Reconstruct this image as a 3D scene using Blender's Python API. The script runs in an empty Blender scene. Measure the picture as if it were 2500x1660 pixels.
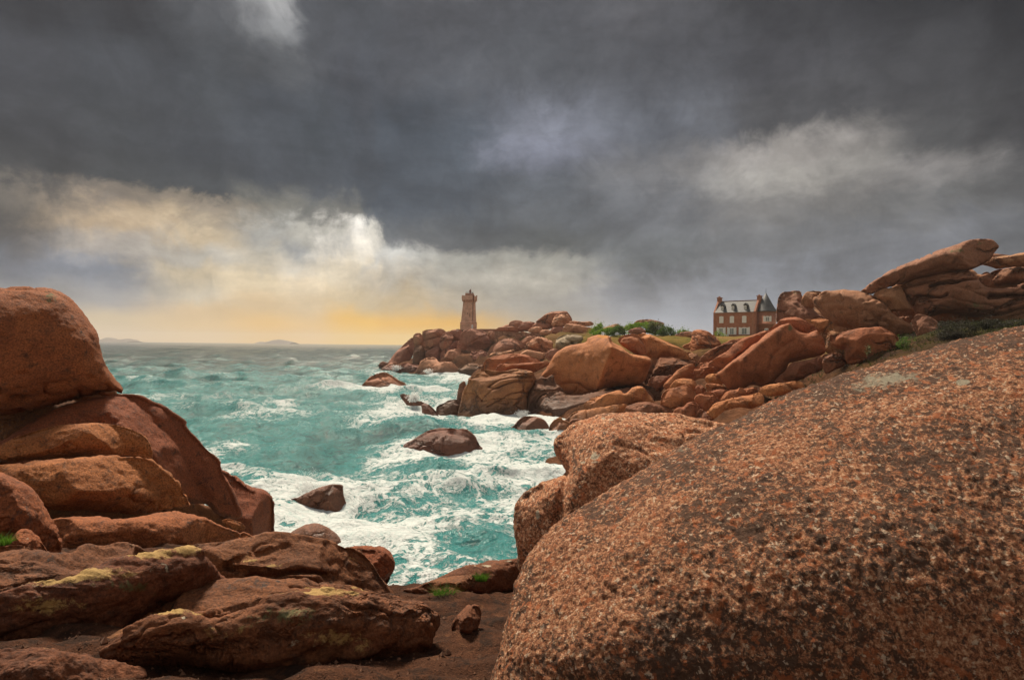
import bpy, bmesh, math, random
import numpy as np
from mathutils import Vector, Matrix
R = math.radians
random.seed(7)
scene = bpy.context.scene
COL = scene.collection

# ------------------------------------------------------------------ camera
CAMZ = 9.0
cam_d = bpy.data.cameras.new('camera')
cam_d.sensor_width = 36.0
cam_d.lens = 20.0
cam_d.clip_start = 0.05
cam_d.clip_end = 30000
cam = bpy.data.objects.new('camera', cam_d)
COL.objects.link(cam)
CAMROT = Matrix.Rotation(R(90 + 0.5), 4, 'X') @ Matrix.Rotation(R(0.63), 4, 'Z')
cam.matrix_world = Matrix.Translation((0, 0, CAMZ)) @ CAMROT
scene.camera = cam
FPX = 2500 * 20.0 / 36.0
_M = np.array(CAMROT.to_3x3())
CP = np.array([0, 0, CAMZ])

def rays(p):
    """photo pixels (2500x1660) -> world directions; used to place things at their real distance"""
    p = np.asarray(p, float).reshape(-1, 2)
    d = np.stack([(p[:, 0] - 1250) / FPX, -(p[:, 1] - 830) / FPX, -np.ones(len(p))], 1)
    return d @ _M.T

def at(px, py, Y):
    d = rays([[px, py]])[0]
    return CP + d * (Y / d[1])

# ------------------------------------------------------------------ view, sun
scene.view_settings.view_transform = 'Standard'
scene.view_settings.look = 'None'
scene.view_settings.exposure = 0.3
scene.view_settings.gamma = 1.0
SUN_EL, SUN_AZ = 55.0, -20.0          # azimuth from the view axis, negative = left
sun_d = bpy.data.lights.new('sun', 'SUN')
sun_d.energy = 5.0
sun_d.angle = R(11)
sun_d.color = (1.0, 0.86, 0.68)
sun = bpy.data.objects.new('sun', sun_d)
COL.objects.link(sun)
_sd = Vector((math.sin(R(SUN_AZ)) * math.cos(R(SUN_EL)), math.cos(R(SUN_AZ)) * math.cos(R(SUN_EL)), math.sin(R(SUN_EL))))
sun.rotation_euler = _sd.to_track_quat('Z', 'Y').to_euler()
sun.location = (0, 0, 60)

# ------------------------------------------------------------------ node helper
class NT:
    def __init__(s, tree):
        s.t = tree
    def n(s, typ, **kw):
        n = s.t.nodes.new(typ)
        for k, v in kw.items():
            setattr(n, k, v)
        return n
    def put(s, sock, v):
        if hasattr(v, 'links') or isinstance(v, bpy.types.NodeSocket):
            s.t.links.new(v, sock)
        else:
            if sock.type == 'RGBA' and len(v) == 3:
                v = (*v, 1)
            sock.default_value = v
    def math(s, op, a, b=0.0, c=None, clamp=False):
        n = s.n('ShaderNodeMath', operation=op, use_clamp=clamp)
        s.put(n.inputs[0], a); s.put(n.inputs[1], b)
        if c is not None: s.put(n.inputs[2], c)
        return n.outputs[0]
    def vmath(s, op, a, b=(0, 0, 0), scale=None):
        n = s.n('ShaderNodeVectorMath', operation=op)
        s.put(n.inputs[0], a)
        if op == 'SCALE': s.put(n.inputs['Scale'], scale)
        else: s.put(n.inputs[1], b)
        return n.outputs[0]
    def mix(s, f, a, b, mode='MIX'):
        n = s.n('ShaderNodeMix', data_type='RGBA', blend_type=mode)
        s.put(n.inputs['Factor'], f); s.put(n.inputs[6], a); s.put(n.inputs[7], b)
        return n.outputs[2]
    def mixf(s, f, a, b):
        n = s.n('ShaderNodeMix', data_type='FLOAT')
        s.put(n.inputs['Factor'], f); s.put(n.inputs[2], a); s.put(n.inputs[3], b)
        return n.outputs[0]
    def mr(s, v, a, b, c=0.0, d=1.0, interp='SMOOTHSTEP'):
        n = s.n('ShaderNodeMapRange', interpolation_type=interp)
        for i, x in enumerate((v, a, b, c, d)): s.put(n.inputs[i], x)
        return n.outputs[0]
    def noise(s, vec, scale, detail=4, rough=0.55, dist=0.0, out='Fac', **kw):
        n = s.n('ShaderNodeTexNoise', **kw)
        if vec is not None: s.put(n.inputs['Vector'], vec)
        s.put(n.inputs['Scale'], scale); n.inputs['Detail'].default_value = detail
        n.inputs['Roughness'].default_value = rough; n.inputs['Distortion'].default_value = dist
        return n.outputs[out]
    def voro(s, vec, scale, feature='F1', out='Distance', rand=1.0):
        n = s.n('ShaderNodeTexVoronoi', feature=feature)
        s.put(n.inputs['Vector'], vec); s.put(n.inputs['Scale'], scale)
        n.inputs['Randomness'].default_value = rand
        return n.outputs[out]
    def ramp(s, f, stops, interp='LINEAR'):
        n = s.n('ShaderNodeValToRGB')
        r = n.color_ramp; r.interpolation = interp
        while len(r.elements) < len(stops): r.elements.new(0.5)
        for e, (p, c) in zip(r.elements, stops):
            e.position = p; e.color = (*c, 1)
        s.put(n.inputs[0], f)
        return n.outputs[0]
    def attr(s, name, out='Fac'):
        return s.n('ShaderNodeAttribute', attribute_name=name).outputs[out]
    def bump(s, h, strength, dist, normal=None):
        n = s.n('ShaderNodeBump')
        n.inputs['Strength'].default_value = strength; n.inputs['Distance'].default_value = dist
        s.put(n.inputs['Height'], h)
        if normal is not None: s.put(n.inputs['Normal'], normal)
        return n.outputs[0]

def lin(c):
    return tuple(((v / 255) / 12.92 if v / 255 <= 0.04045 else ((v / 255 + 0.055) / 1.055) ** 2.4) for v in c)

# ------------------------------------------------------------------ world: a storm sky in azimuth / elevation
S = 2500 / 2361
SKY = [  # column x, then (y, sRGB of the cloud there)
 (0, [(0, (56,56,58)), (150, (74,75,79)), (300, (66,67,70)), (412, (74,74,75)), (445, (116,110,103)), (520, (90,87,86)), (600, (108,111,119)), (700, (140,138,136)), (790, (190,172,152))]),
 (235, [(0, (60,60,62)), (150, (72,74,78)), (300, (66,68,71)), (418, (72,74,76)), (445, (138,128,117)), (500, (195,174,148)), (560, (172,164,156)), (620, (140,145,155)), (690, (158,156,156)), (735, (208,190,162)), (790, (220,196,162))]),
 (470, [(0, (88,89,92)), (80, (78,80,83)), (200, (76,79,83)), (350, (72,75,80)), (440, (80,83,86)), (466, (162,150,134)), (520, (215,196,168)), (580, (205,198,186)), (620, (225,208,180)), (680, (210,198,178)), (720, (218,192,156)), (760, (228,198,154)), (790, (234,204,160))]),
 (620, [(0, (152,152,152)), (60, (132,133,134)), (130, (88,90,93)), (250, (78,82,88)), (400, (76,80,86)), (475, (130,128,120)), (520, (178,176,170)), (580, (214,204,186)), (640, (232,214,184)), (700, (215,190,155)), (760, (235,195,135)), (790, (240,200,135))]),
 (715, [(0, (78,80,84)), (150, (80,82,86)), (300, (77,82,88)), (440, (78,82,88)), (490, (112,112,108)), (525, (190,186,176)), (560, (170,170,168)), (600, (214,205,190)), (650, (232,214,186)), (700, (222,200,168)), (760, (236,200,148)), (790, (244,206,148))]),
 (800, [(0, (72,74,78)), (150, (75,77,82)), (300, (78,83,90)), (430, (80,85,92)), (485, (120,119,114)), (518, (252,246,236)), (555, (240,232,218)), (620, (236,222,198)), (680, (226,206,174)), (740, (240,195,120)), (790, (248,208,130))]),
 (852, [(0, (77,79,83)), (200, (78,81,87)), (430, (76,81,88)), (505, (92,96,100)), (540, (216,211,200)), (562, (220,214,202)), (600, (206,202,194)), (640, (226,212,190)), (700, (216,196,164)), (745, (242,196,116)), (788, (252,208,120))]),
 (900, [(0, (80,81,85)), (150, (80,82,87)), (300, (80,86,94)), (490, (76,82,90)), (550, (104,107,110)), (588, (196,194,188)), (640, (210,200,184)), (700, (214,192,158)), (750, (238,190,112)), (785, (250,208,122))]),
 (1050, [(0, (84,85,89)), (150, (90,92,97)), (300, (80,86,94)), (470, (78,83,90)), (565, (96,98,100)), (605, (160,158,150)), (650, (165,160,150)), (700, (180,168,150)), (750, (235,185,105)), (785, (248,204,112))]),
 (1250, [(0, (80,81,85)), (150, (82,84,88)), (290, (122,125,135)), (350, (128,131,143)), (420, (100,104,110)), (500, (92,95,99)), (565, (90,92,92)), (605, (150,148,140)), (650, (165,160,150)), (700, (160,155,148)), (790, (190,170,140))]),
 (1500, [(0, (82,82,85)), (150, (82,83,87)), (300, (102,105,112)), (400, (122,122,124)), (500, (112,114,118)), (600, (105,108,110)), (680, (140,142,148)), (760, (165,170,180))]),
 (1780, [(0, (64,64,66)), (150, (68,68,71)), (275, (82,82,84)), (340, (165,160,155)), (400, (172,168,162)), (470, (130,128,126)), (560, (112,113,115)), (650, (130,133,140)), (750, (150,155,165))]),
 (2100, [(0, (56,56,58)), (200, (66,66,68)), (330, (84,84,85)), (400, (136,133,131)), (470, (110,110,110)), (550, (108,110,115)), (650, (125,128,135))]),
 (2361, [(0, (42,42,44)), (200, (54,54,56)), (350, (64,64,66)), (450, (85,85,86)), (550, (92,94,98)), (650, (120,122,128))]),
]
world = bpy.data.worlds.new('World')
scene.world = world
world.use_nodes = True
w = NT(world.node_tree)
world.node_tree.nodes.clear()
dvec = w.vmath('NORMALIZE', w.n('ShaderNodeTexCoord').outputs['Generated'])
sx = w.n('ShaderNodeSeparateXYZ'); w.put(sx.inputs[0], dvec)
dx, dy, dz = sx.outputs
# noise on the cloud layer (perspective of a layer overhead)
den = w.math('ADD', w.math('MAXIMUM', dz, 0.0), 0.30)
lay = w.n('ShaderNodeCombineXYZ')
w.put(lay.inputs[0], w.math('DIVIDE', dx, den)); w.put(lay.inputs[1], w.math('DIVIDE', dy, den))
lay = lay.outputs[0]
nz1 = w.noise(lay, 1.1, 6, 0.55, 0.3, out='Color')
nz2 = w.noise(dvec, 8.0, 9, 0.62, 0.6, out='Color')
nz3 = w.noise(dvec, 24.0, 8, 0.6, 0.4, out='Color')
s3 = w.n('ShaderNodeSeparateColor'); w.put(s3.inputs[0], nz3)
s1 = w.n('ShaderNodeSeparateColor'); w.put(s1.inputs[0], nz1)
s2 = w.n('ShaderNodeSeparateColor'); w.put(s2.inputs[0], nz2)
az = w.math('MULTIPLY', w.math('ARCTAN2', dx, dy), 180 / math.pi)
el = w.math('MULTIPLY', w.math('ARCSINE', dz), 180 / math.pi)
k = w.mr(el, 0.4, 7.0)
def centred(v, amp): return w.math('MULTIPLY', w.math('SUBTRACT', v, 0.5), amp)
azw = w.math('ADD', az, w.math('MULTIPLY', k, w.math('ADD', centred(s1.outputs[0], 9.0), w.math('ADD', centred(s2.outputs[0], 9.0), centred(s3.outputs[0], 5.0)))))
elw = w.math('ADD', el, w.math('MULTIPLY', k, w.math('ADD', centred(s1.outputs[1], 3.0), w.math('ADD', centred(s2.outputs[1], 5.5), centred(s3.outputs[1], 2.6)))))
EL0, EL1 = -3.0, 62.0
tpos = w.math('DIVIDE', w.math('SUBTRACT', elw, EL0), EL1 - EL0, clamp=True)
cols = []
for x, st in SKY:
    o = []
    a0 = math.degrees(math.atan((x * S - 1250) / FPX))
    for y, c in st:
        d = rays([[x * S, y * S]])[0]; d /= np.linalg.norm(d)
        o.append(((math.degrees(math.asin(d[2])) - EL0) / (EL1 - EL0), lin(c)))
    o.append((0.86, lin((140, 140, 143))))
    o.sort(key=lambda t: t[0])
    cols.append((a0, o))
side = [(0.04, lin((184,174,160))), (0.3, lin((182,174,162))), (0.6, lin((168,165,162))), (0.9, lin((150,150,152)))]  # brighter unseen sky beside and behind the camera, added as fill light
cols = [(-180, side), (-95, side)] + cols + [(95, side), (180, side)]
cur = w.ramp(tpos, cols[0][1], 'B_SPLINE' if False else 'EASE')
for (a0, _), (a1, st) in zip(cols, cols[1:]):
    cur = w.mix(w.mr(azw, a0, a1), cur, w.ramp(tpos, st, 'EASE'))
# soft billows inside the cloud deck
n3 = w.noise(lay, 2.6, 8, 0.6, 0.4)
n4 = w.noise(dvec, 5.0, 8, 0.6, 0.5)
mod = w.math('MULTIPLY', w.mr(n3, 0.25, 0.75, 0.72, 1.30, 'LINEAR'), w.mr(n4, 0.25, 0.75, 0.76, 1.26, 'LINEAR'))
n5 = w.noise(w.vmath('ADD', dvec, w.vmath('SCALE', w.vmath('SUBTRACT', nz2, (.5, .5, .5)), scale=0.10)), 11.0, 8, 0.55, 0.0)
n5 = w.math('ABSOLUTE', w.math('SUBTRACT', n5, 0.5))
mod = w.math('MULTIPLY', mod, w.mr(n5, 0.0, 0.16, 0.88, 1.10, 'LINEAR'))
stv = w.n('ShaderNodeMapping'); stv.inputs['Scale'].default_value = (1, 1, 3.6); stv.inputs['Rotation'].default_value = (0, 0.10, 0); w.put(stv.inputs[0], dvec)
n6 = w.noise(stv.outputs[0], 3.4, 9, 0.62, 0.35)
mod = w.math('MULTIPLY', mod, w.mr(n6, 0.3, 0.7, 0.80, 1.22, 'LINEAR'))
mod = w.mixf(k, 1.0, mod)
cur = w.mix(1.0, cur, w.n('ShaderNodeCombineXYZ').outputs[0], 'MULTIPLY') if False else w.vmath('SCALE', cur, scale=mod)
hs = w.n('ShaderNodeHueSaturation'); hs.inputs['Saturation'].default_value = 1.1; w.put(hs.inputs['Color'], cur)
bg_cloud = w.n('ShaderNodeBackground'); w.put(bg_cloud.inputs[0], hs.outputs[0]); bg_cloud.inputs[1].default_value = 0.812
skyt = w.n('ShaderNodeTexSky', sky_type='NISHITA', sun_disc=False)
skyt.sun_elevation = R(SUN_EL); skyt.sun_rotation = R(SUN_AZ)
bg_sky = w.n('ShaderNodeBackground'); w.put(bg_sky.inputs[0], skyt.outputs[0]); bg_sky.inputs[1].default_value = 0.06
mx = w.n('ShaderNodeMixShader'); mx.inputs[0].default_value = 0.97
w.put(mx.inputs[1], bg_sky.outputs[0]); w.put(mx.inputs[2], bg_cloud.outputs[0])
wo = w.n('ShaderNodeOutputWorld'); w.put(wo.inputs[0], mx.outputs[0])
world.cycles.sampling_method = 'MANUAL'
world.cycles.sample_map_resolution = 512

# ------------------------------------------------------------------ numpy gradient noise
_rs = np.random.RandomState(3)
_perm = np.tile(_rs.permutation(256), 3)
_grad = _rs.normal(size=(256, 3)); _grad /= np.linalg.norm(_grad, axis=1)[:, None]
def pnoise(p):
    i = np.floor(p).astype(int); f = p - i; i &= 255
    u = f * f * f * (f * (f * 6 - 15) + 10)
    out = 0
    for dx in (0, 1):
        wx = u[:, 0] if dx else 1 - u[:, 0]
        a = _perm[i[:, 0] + dx]
        for dy in (0, 1):
            wy = u[:, 1] if dy else 1 - u[:, 1]
            b = _perm[a + i[:, 1] + dy]
            for dz in (0, 1):
                wz = u[:, 2] if dz else 1 - u[:, 2]
                g = _grad[_perm[b + i[:, 2] + dz]]
                out = out + wx * wy * wz * (g[:, 0] * (f[:, 0] - dx) + g[:, 1] * (f[:, 1] - dy) + g[:, 2] * (f[:, 2] - dz))
    return out * 1.6
def fbm(p, oct=4, gain=0.5, billow=False):
    v = 0; a = 1.0; t = 0
    for o in range(oct):
        n = pnoise(p * 2.03 ** o + 17.3 * o)
        v = v + a * ((np.abs(n) * 2 - 0.6) if billow else n); t += a; a *= gain
    return v / t

# ------------------------------------------------------------------ objects
def tag(o, label=None, cat=None, group=None, kind=None):
    if label: o['label'] = label
    if cat: o['category'] = cat
    if group: o['group'] = group
    if kind: o['kind'] = kind
    return o
def mesh_np(name, V, F, mat=None, smooth=True, attrs=None, parent=None):
    me = bpy.data.meshes.new(name)
    V = np.asarray(V, np.float32); F = np.asarray(F, np.int32)
    me.vertices.add(len(V)); me.vertices.foreach_set('co', V.ravel())
    k = F.shape[1]
    me.loops.add(F.size); me.loops.foreach_set('vertex_index', F.ravel())
    me.polygons.add(len(F)); me.polygons.foreach_set('loop_start', np.arange(0, F.size, k, dtype=np.int32))
    me.polygons.foreach_set('loop_total', np.full(len(F), k, np.int32))
    me.polygons.foreach_set('use_smooth', np.full(len(F), smooth, bool))
    me.update(calc_edges=True); me.validate()
    for a, v in (attrs or {}).items():
        at_ = me.attributes.new(a, 'FLOAT', 'POINT'); at_.data.foreach_set('value', np.asarray(v, np.float32))
    if mat: me.materials.append(mat)
    o = bpy.data.objects.new(name, me); COL.objects.link(o)
    if parent: o.parent = parent
    return o
def empty(name, loc=(0, 0, 0), rz=0):
    o = bpy.data.objects.new(name, None); COL.objects.link(o)
    o.location = loc; o.rotation_euler = (0, 0, rz)
    return o
class MB:
    """collects simple solids, then links them as one mesh"""
    def __init__(s): s.bm = bmesh.new()
    def box(s, x0, x1, y0, y1, z0, z1, taper=None):
        v = []
        for z in (z0, z1):
            for x, y in ((x0, y0), (x1, y0), (x1, y1), (x0, y1)):
                if taper and z == z1:
                    cx, cy = (x0 + x1) / 2, (y0 + y1) / 2
                    x, y = cx + (x - cx) * taper, cy + (y - cy) * taper
                v.append(s.bm.verts.new((x, y, z)))
        for f in ((3, 2, 1, 0), (4, 5, 6, 7), (0, 1, 5, 4), (1, 2, 6, 5), (2, 3, 7, 6), (3, 0, 4, 7)):
            s.bm.faces.new([v[i] for i in f])
        return s
    def prism(s, pts, y0, y1, axis='y'):
        """polygon (x,z) swept along y, or (y,z) along x, or (x,y) along z"""
        def P(a, b, c): return {'y': (a, c, b), 'x': (c, a, b), 'z': (a, b, c)}[axis]
        A = [s.bm.verts.new(P(a, b, y0)) for a, b in pts]; B = [s.bm.verts.new(P(a, b, y1)) for a, b in pts]
        s.bm.faces.new(A[::-1]); s.bm.faces.new(B)
        for i in range(len(pts)):
            j = (i + 1) % len(pts)
            s.bm.faces.new([A[i], A[j], B[j], B[i]])
        return s
    def lathe(s, cx, cy, prof, n=24):
        rings = []
        for r, z in prof:
            rings.append([s.bm.verts.new((cx + r * math.cos(2 * math.pi * i / n), cy + r * math.sin(2 * math.pi * i / n), z)) for i in range(n)])
        for a, b in zip(rings, rings[1:]):
            for i in range(n):
                j = (i + 1) % n
                s.bm.faces.new([a[i], a[j], b[j], b[i]])
        s.bm.faces.new(rings[0][::-1]); s.bm.faces.new(rings[-1])
        return s
    def build(s, name, mat, parent=None, bevel=0):
        bmesh.ops.recalc_face_normals(s.bm, faces=s.bm.faces)
        me = bpy.data.meshes.new(name); s.bm.to_mesh(me); s.bm.free()
        me.materials.append(mat)
        o = bpy.data.objects.new(name, me); COL.objects.link(o)
        if parent: o.parent = parent
        return o

# ------------------------------------------------------------------ materials
def new_mat(name):
    m = bpy.data.materials.new(name); m.use_nodes = True
    t = NT(m.node_tree); m.node_tree.nodes.clear()
    b = t.n('ShaderNodeBsdfPrincipled'); o = t.n('ShaderNodeOutputMaterial')
    t.put(o.inputs[0], b.outputs[0])
    return m, t, b
def rock_mat(name, light, mid, dark, unit, bumpd=0.03, wet=False, grain=0.35, rough=0.8, crystals=0.0, lich=(0.42, 0.17, 0.02), stain=0.6, streak=0.35, joints=0.7, black=0.478, bright=1.0):
    """weathered pink granite; unit = metres that one broad colour patch spans"""
    m, t, b = new_mat(name)
    pos = t.n('ShaderNodeNewGeometry').outputs['Position']
    rnd = t.n('ShaderNodeObjectInfo').outputs['Random']
    off = t.vmath('ADD', pos, t.vmath('SCALE', (31.0, 17.0, 23.0), scale=rnd))
    n1 = t.noise(off, 1.0 / unit, 5, 0.6, 0.6)
    n2 = t.noise(off, 4.5 / unit, 6, 0.65, 0.3)
    mp = t.n('ShaderNodeMapping'); mp.inputs['Scale'].default_value = (1, 1, 0.13); t.put(mp.inputs[0], off)
    n3 = t.noise(mp.outputs[0], 3.5 / unit, 5, 0.6, 0.3)
    n4 = t.noise(off, 26.0 / unit, 5, 0.7)
    c = t.ramp(n1, [(0.30, mid), (0.55, light), (0.75, mid)])
    c = t.mix(t.math('MULTIPLY', t.mr(n2, 0.52, 0.75), stain), c, dark)
    c = t.mix(t.math('MULTIPLY', t.mr(n3, 0.52, 0.72), streak), c, dark)
    hue = t.n('ShaderNodeHueSaturation'); t.put(hue.inputs['Color'], c)
    t.put(hue.inputs['Value'], t.mr(rnd, 0, 1, 0.72, 1.18, 'LINEAR')); t.put(hue.inputs['Hue'], t.mr(rnd, 0, 1, 0.492, 0.508, 'LINEAR'))
    hue.inputs['Saturation'].default_value = 1.03
    c = hue.outputs[0]
    c = t.vmath('MULTIPLY', c, t.vmath('SCALE', (1, 1, 1), scale=t.mr(n4, 0.3, 0.7, 1 - grain, 1 + grain, 'LINEAR')))
    h = t.math('ADD', t.math('MULTIPLY', n2, 1.0), t.math('MULTIPLY', n4, 0.5))
    r_ = rough
    if crystals:
        q = t.vmath('ADD', off, t.vmath('SCALE', t.noise(off, crystals * 0.8, 3, out='Color'), scale=0.9 / crystals))
        sc = t.n('ShaderNodeSeparateColor'); t.put(sc.inputs[0], t.voro(q, crystals, 'F1', 'Color'))
        sm = t.noise(off, crystals * 0.95, 7, 0.75, 0.5)
        mixv = t.math('ADD', t.math('MULTIPLY', sc.outputs[0], 0.26), t.math('MULTIPLY', t.mr(sm, 0.33, 0.67, 0.0, 0.98, 'LINEAR'), 0.74))
        cr = t.ramp(mixv, [(0.18, (0.03, 0.018, 0.013)), (0.33, (0.13, 0.05, 0.026)), (0.47, (0.29, 0.115, 0.055)), (0.60, (0.40, 0.18, 0.09)), (0.72, (0.52, 0.31, 0.18)), (0.85, (0.60, 0.46, 0.32))])
        big = t.noise(off, crystals * 0.26, 8, 0.78, 0.4)
        blk = t.noise(off, crystals * 0.55, 6, 0.75, 0.6)
        dk = t.math('ADD', t.math('MULTIPLY', big, 0.42), t.math('MULTIPLY', blk, 0.58))
        dkb = t.noise(off, 1.5, 5, 0.6)
        cr = t.mix(t.math('MULTIPLY', t.mr(t.math('ADD', dk, t.math('MULTIPLY', t.math('SUBTRACT', dkb, 0.5), 0.42)), black, black + 0.03), 0.93), cr, (0.035, 0.024, 0.018))
        red = t.noise(t.vmath('ADD', off, (7, 3, 1)), crystals * 0.30, 5, 0.65)
        cr = t.mix(t.math('MULTIPLY', t.mr(red, 0.565, 0.63), 0.7), cr, (0.36, 0.10, 0.032))
        wht = t.noise(t.vmath('ADD', off, (1, 13, 4)), crystals * 0.5, 4, 0.6)
        cr = t.mix(t.math('MULTIPLY', t.mr(wht, 0.61, 0.66), 0.8), cr, (0.60, 0.47, 0.34))
        c = t.mix(0.85, c, t.vmath('SCALE', cr, scale=bright))
        h = t.math('ADD', h, t.math('ADD', t.math('MULTIPLY', sm, 1.4), t.math('MULTIPLY', dk, -2.0)))
    # joints: thin open cracks that break the rock into blocks
    if joints:
        jw = t.vmath('ADD', off, t.vmath('SCALE', t.vmath('SUBTRACT', t.noise(off, 1.6 / unit, 5, 0.6, out='Color'), (.5, .5, .5)), scale=unit * 0.9))
        jm = t.n('ShaderNodeMapping'); jm.inputs['Scale'].default_value = (0.8, 0.8, 1.7); jm.inputs['Rotation'].default_value = (0.25, 0.35, 0); t.put(jm.inputs[0], jw)
        ve = t.voro(jm.outputs[0], 0.42 / unit, 'DISTANCE_TO_EDGE')
        msk = t.mr(t.noise(off, 0.5 / unit, 3, 0.6), 0.42, 0.56)
        ln_ = t.math('MULTIPLY', t.mr(ve, 0.0, 0.022, 1.0, 0.0), msk)
        c = t.mix(t.math('MULTIPLY', ln_, joints), c, (0.022, 0.014, 0.010))
        h = t.math('SUBTRACT', h, t.math('MULTIPLY', t.math('MULTIPLY', t.mr(ve, 0.0, 0.05, 1.0, 0.0), msk), 3.5 * joints))
    # lichens and dark grey: patches put where the photograph has them
    ln = t.noise(off, 9.0 / unit, 8, 0.75, 0.4)
    for a, colr in (('lichen_yellow', lich), ('lichen_pale', (0.50, 0.45, 0.33)), ('lichen_green', (0.11, 0.115, 0.045)), ('dark_grey', (0.06, 0.046, 0.04))):
        f = t.mr(t.math('ADD', t.math('MULTIPLY', ln, 1.0), t.attr(a)), 0.90, 1.06)
        c = t.mix(t.math('MULTIPLY', f, 0.85), c, colr)
    if wet:
        z = t.n('ShaderNodeSeparateXYZ'); t.put(z.inputs[0], pos)
        wl = t.math('ADD', z.outputs[2], t.math('MULTIPLY', t.math('SUBTRACT', n2, 0.5), 2.4))
        wf = t.mr(wl, 0.5, 2.6, 1.0, 0.0)
        c = t.mix(t.math('MULTIPLY', wf, 0.66), c, (0.065, 0.036, 0.027))
        r_ = t.mixf(wf, rough, 0.5)
    t.put(b.inputs['Base Color'], c)
    t.put(b.inputs['Roughness'], r_)
    b.inputs['Specular IOR Level'].default_value = 0.3
    t.put(b.inputs['Normal'], t.bump(h, 0.9, bumpd))
    return m
def flat_mat(name, col, rough=0.6, var=0.15, scale=2.0, metallic=0.0, bumpd=0.0):
    m, t, b = new_mat(name)
    pos = t.n('ShaderNodeNewGeometry').outputs['Position']
    n = t.noise(pos, scale, 6, 0.65)
    c = t.vmath('SCALE', (*col,), scale=t.mr(n, 0.3, 0.7, 1 - var, 1 + var, 'LINEAR'))
    t.put(b.inputs['Base Color'], c); b.inputs['Roughness'].default_value = rough; b.inputs['Metallic'].default_value = metallic
    if bumpd: t.put(b.inputs['Normal'], t.bump(n, 0.8, bumpd))
    return m

# granite kinds
PINK_L, PINK_M, PINK_D = (0.50, 0.235, 0.135), (0.37, 0.155, 0.085), (0.14, 0.07, 0.045)
M_left = rock_mat('granite_left', (0.32, 0.108, 0.042), (0.205, 0.064, 0.025), (0.050, 0.026, 0.017), 1.1, 0.085, grain=0.7, stain=0.9, streak=0.35, joints=0.0, wet=True)
M_brown = rock_mat('granite_brown', (0.31, 0.13, 0.065), (0.20, 0.08, 0.042), (0.06, 0.032, 0.02), 4.0, 0.16, wet=True, stain=0.8, streak=0.5)
M_cliff = rock_mat('granite_cliff', (0.47, 0.185, 0.082), (0.33, 0.118, 0.05), (0.10, 0.045, 0.025), 4.0, 0.16, wet=True, stain=0.75, streak=0.5)
M_smooth = rock_mat('granite_smooth', (0.45, 0.175, 0.078), (0.31, 0.112, 0.048), (0.09, 0.042, 0.024), 4.0, 0.16, wet=True, stain=0.8, streak=0.6, joints=0.0)
M_far = rock_mat('granite_far', (0.45, 0.21, 0.13), (0.32, 0.135, 0.08), (0.10, 0.052, 0.036), 5.0, 0.22, wet=True, stain=0.75, streak=0.45)
M_top = rock_mat('granite_ridge', (0.36, 0.175, 0.10), (0.25, 0.11, 0.06), (0.07, 0.04, 0.026), 3.0, 0.14, lich=(0.12, 0.12, 0.03), stain=0.75)
M_grey = rock_mat('granite_grey', (0.21, 0.10, 0.06), (0.13, 0.065, 0.041), (0.045, 0.028, 0.02), 4.0, 0.14, wet=True, stain=0.75)
M_pale = rock_mat('granite_pale', (0.46, 0.36, 0.24), (0.36, 0.27, 0.17), (0.15, 0.11, 0.08), 3.0, 0.18)
M_sea = rock_mat('granite_sea', (0.42, 0.16, 0.085), (0.29, 0.11, 0.062), (0.08, 0.045, 0.033), 1.8, 0.14, wet=True, rough=0.7, grain=0.55, stain=0.9, streak=0.6)
M_front = rock_mat('granite_front', (0.19, 0.072, 0.031), (0.11, 0.041, 0.019), (0.026, 0.014, 0.009), 0.55, 0.03, grain=0.65, lich=(0.44, 0.285, 0.10), stain=0.8, joints=0.4)  # darker granite: light falloff towards the lower edge put into the colour
M_near = rock_mat('granite_near', (0.46, 0.18, 0.085), (0.31, 0.115, 0.056), (0.06, 0.033, 0.02), 0.5, 0.032, grain=0.3, crystals=80.0, joints=0.0, black=0.483, bright=1.75, lich=(0.35, 0.20, 0.06))
M_second = rock_mat('granite_second', (0.46, 0.21, 0.11), (0.33, 0.13, 0.065), (0.10, 0.05, 0.03), 0.7, 0.022, grain=0.4, crystals=46.0, joints=0.0, black=0.53, bright=1.75)

# ------------------------------------------------------------------ rocks from outline, distance and thickness
class Crop:
    def __init__(s, x0, y0, k): s.x0, s.y0, s.k = x0, y0, k
    def __call__(s, pts): return np.array([(s.x0 + x * s.k, s.y0 + y * s.k) for x, y in pts], float)
CA = Crop(900, 660, 600 / 2352); CB = Crop(1300, 700, 700 / 2362); CC = Crop(1700, 680, 550 / 2362)
CD = Crop(1900, 550, 600 / 2352); CE = Crop(0, 680, 700 / 1568); CF = Crop(0, 1260, 1300 / 2362)
CG = Crop(600, 900, 800 / 2163); CH = Crop(1200, 980, 700 / 1614); CZ = Crop(0, 0, 2500 / 2361)

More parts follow.
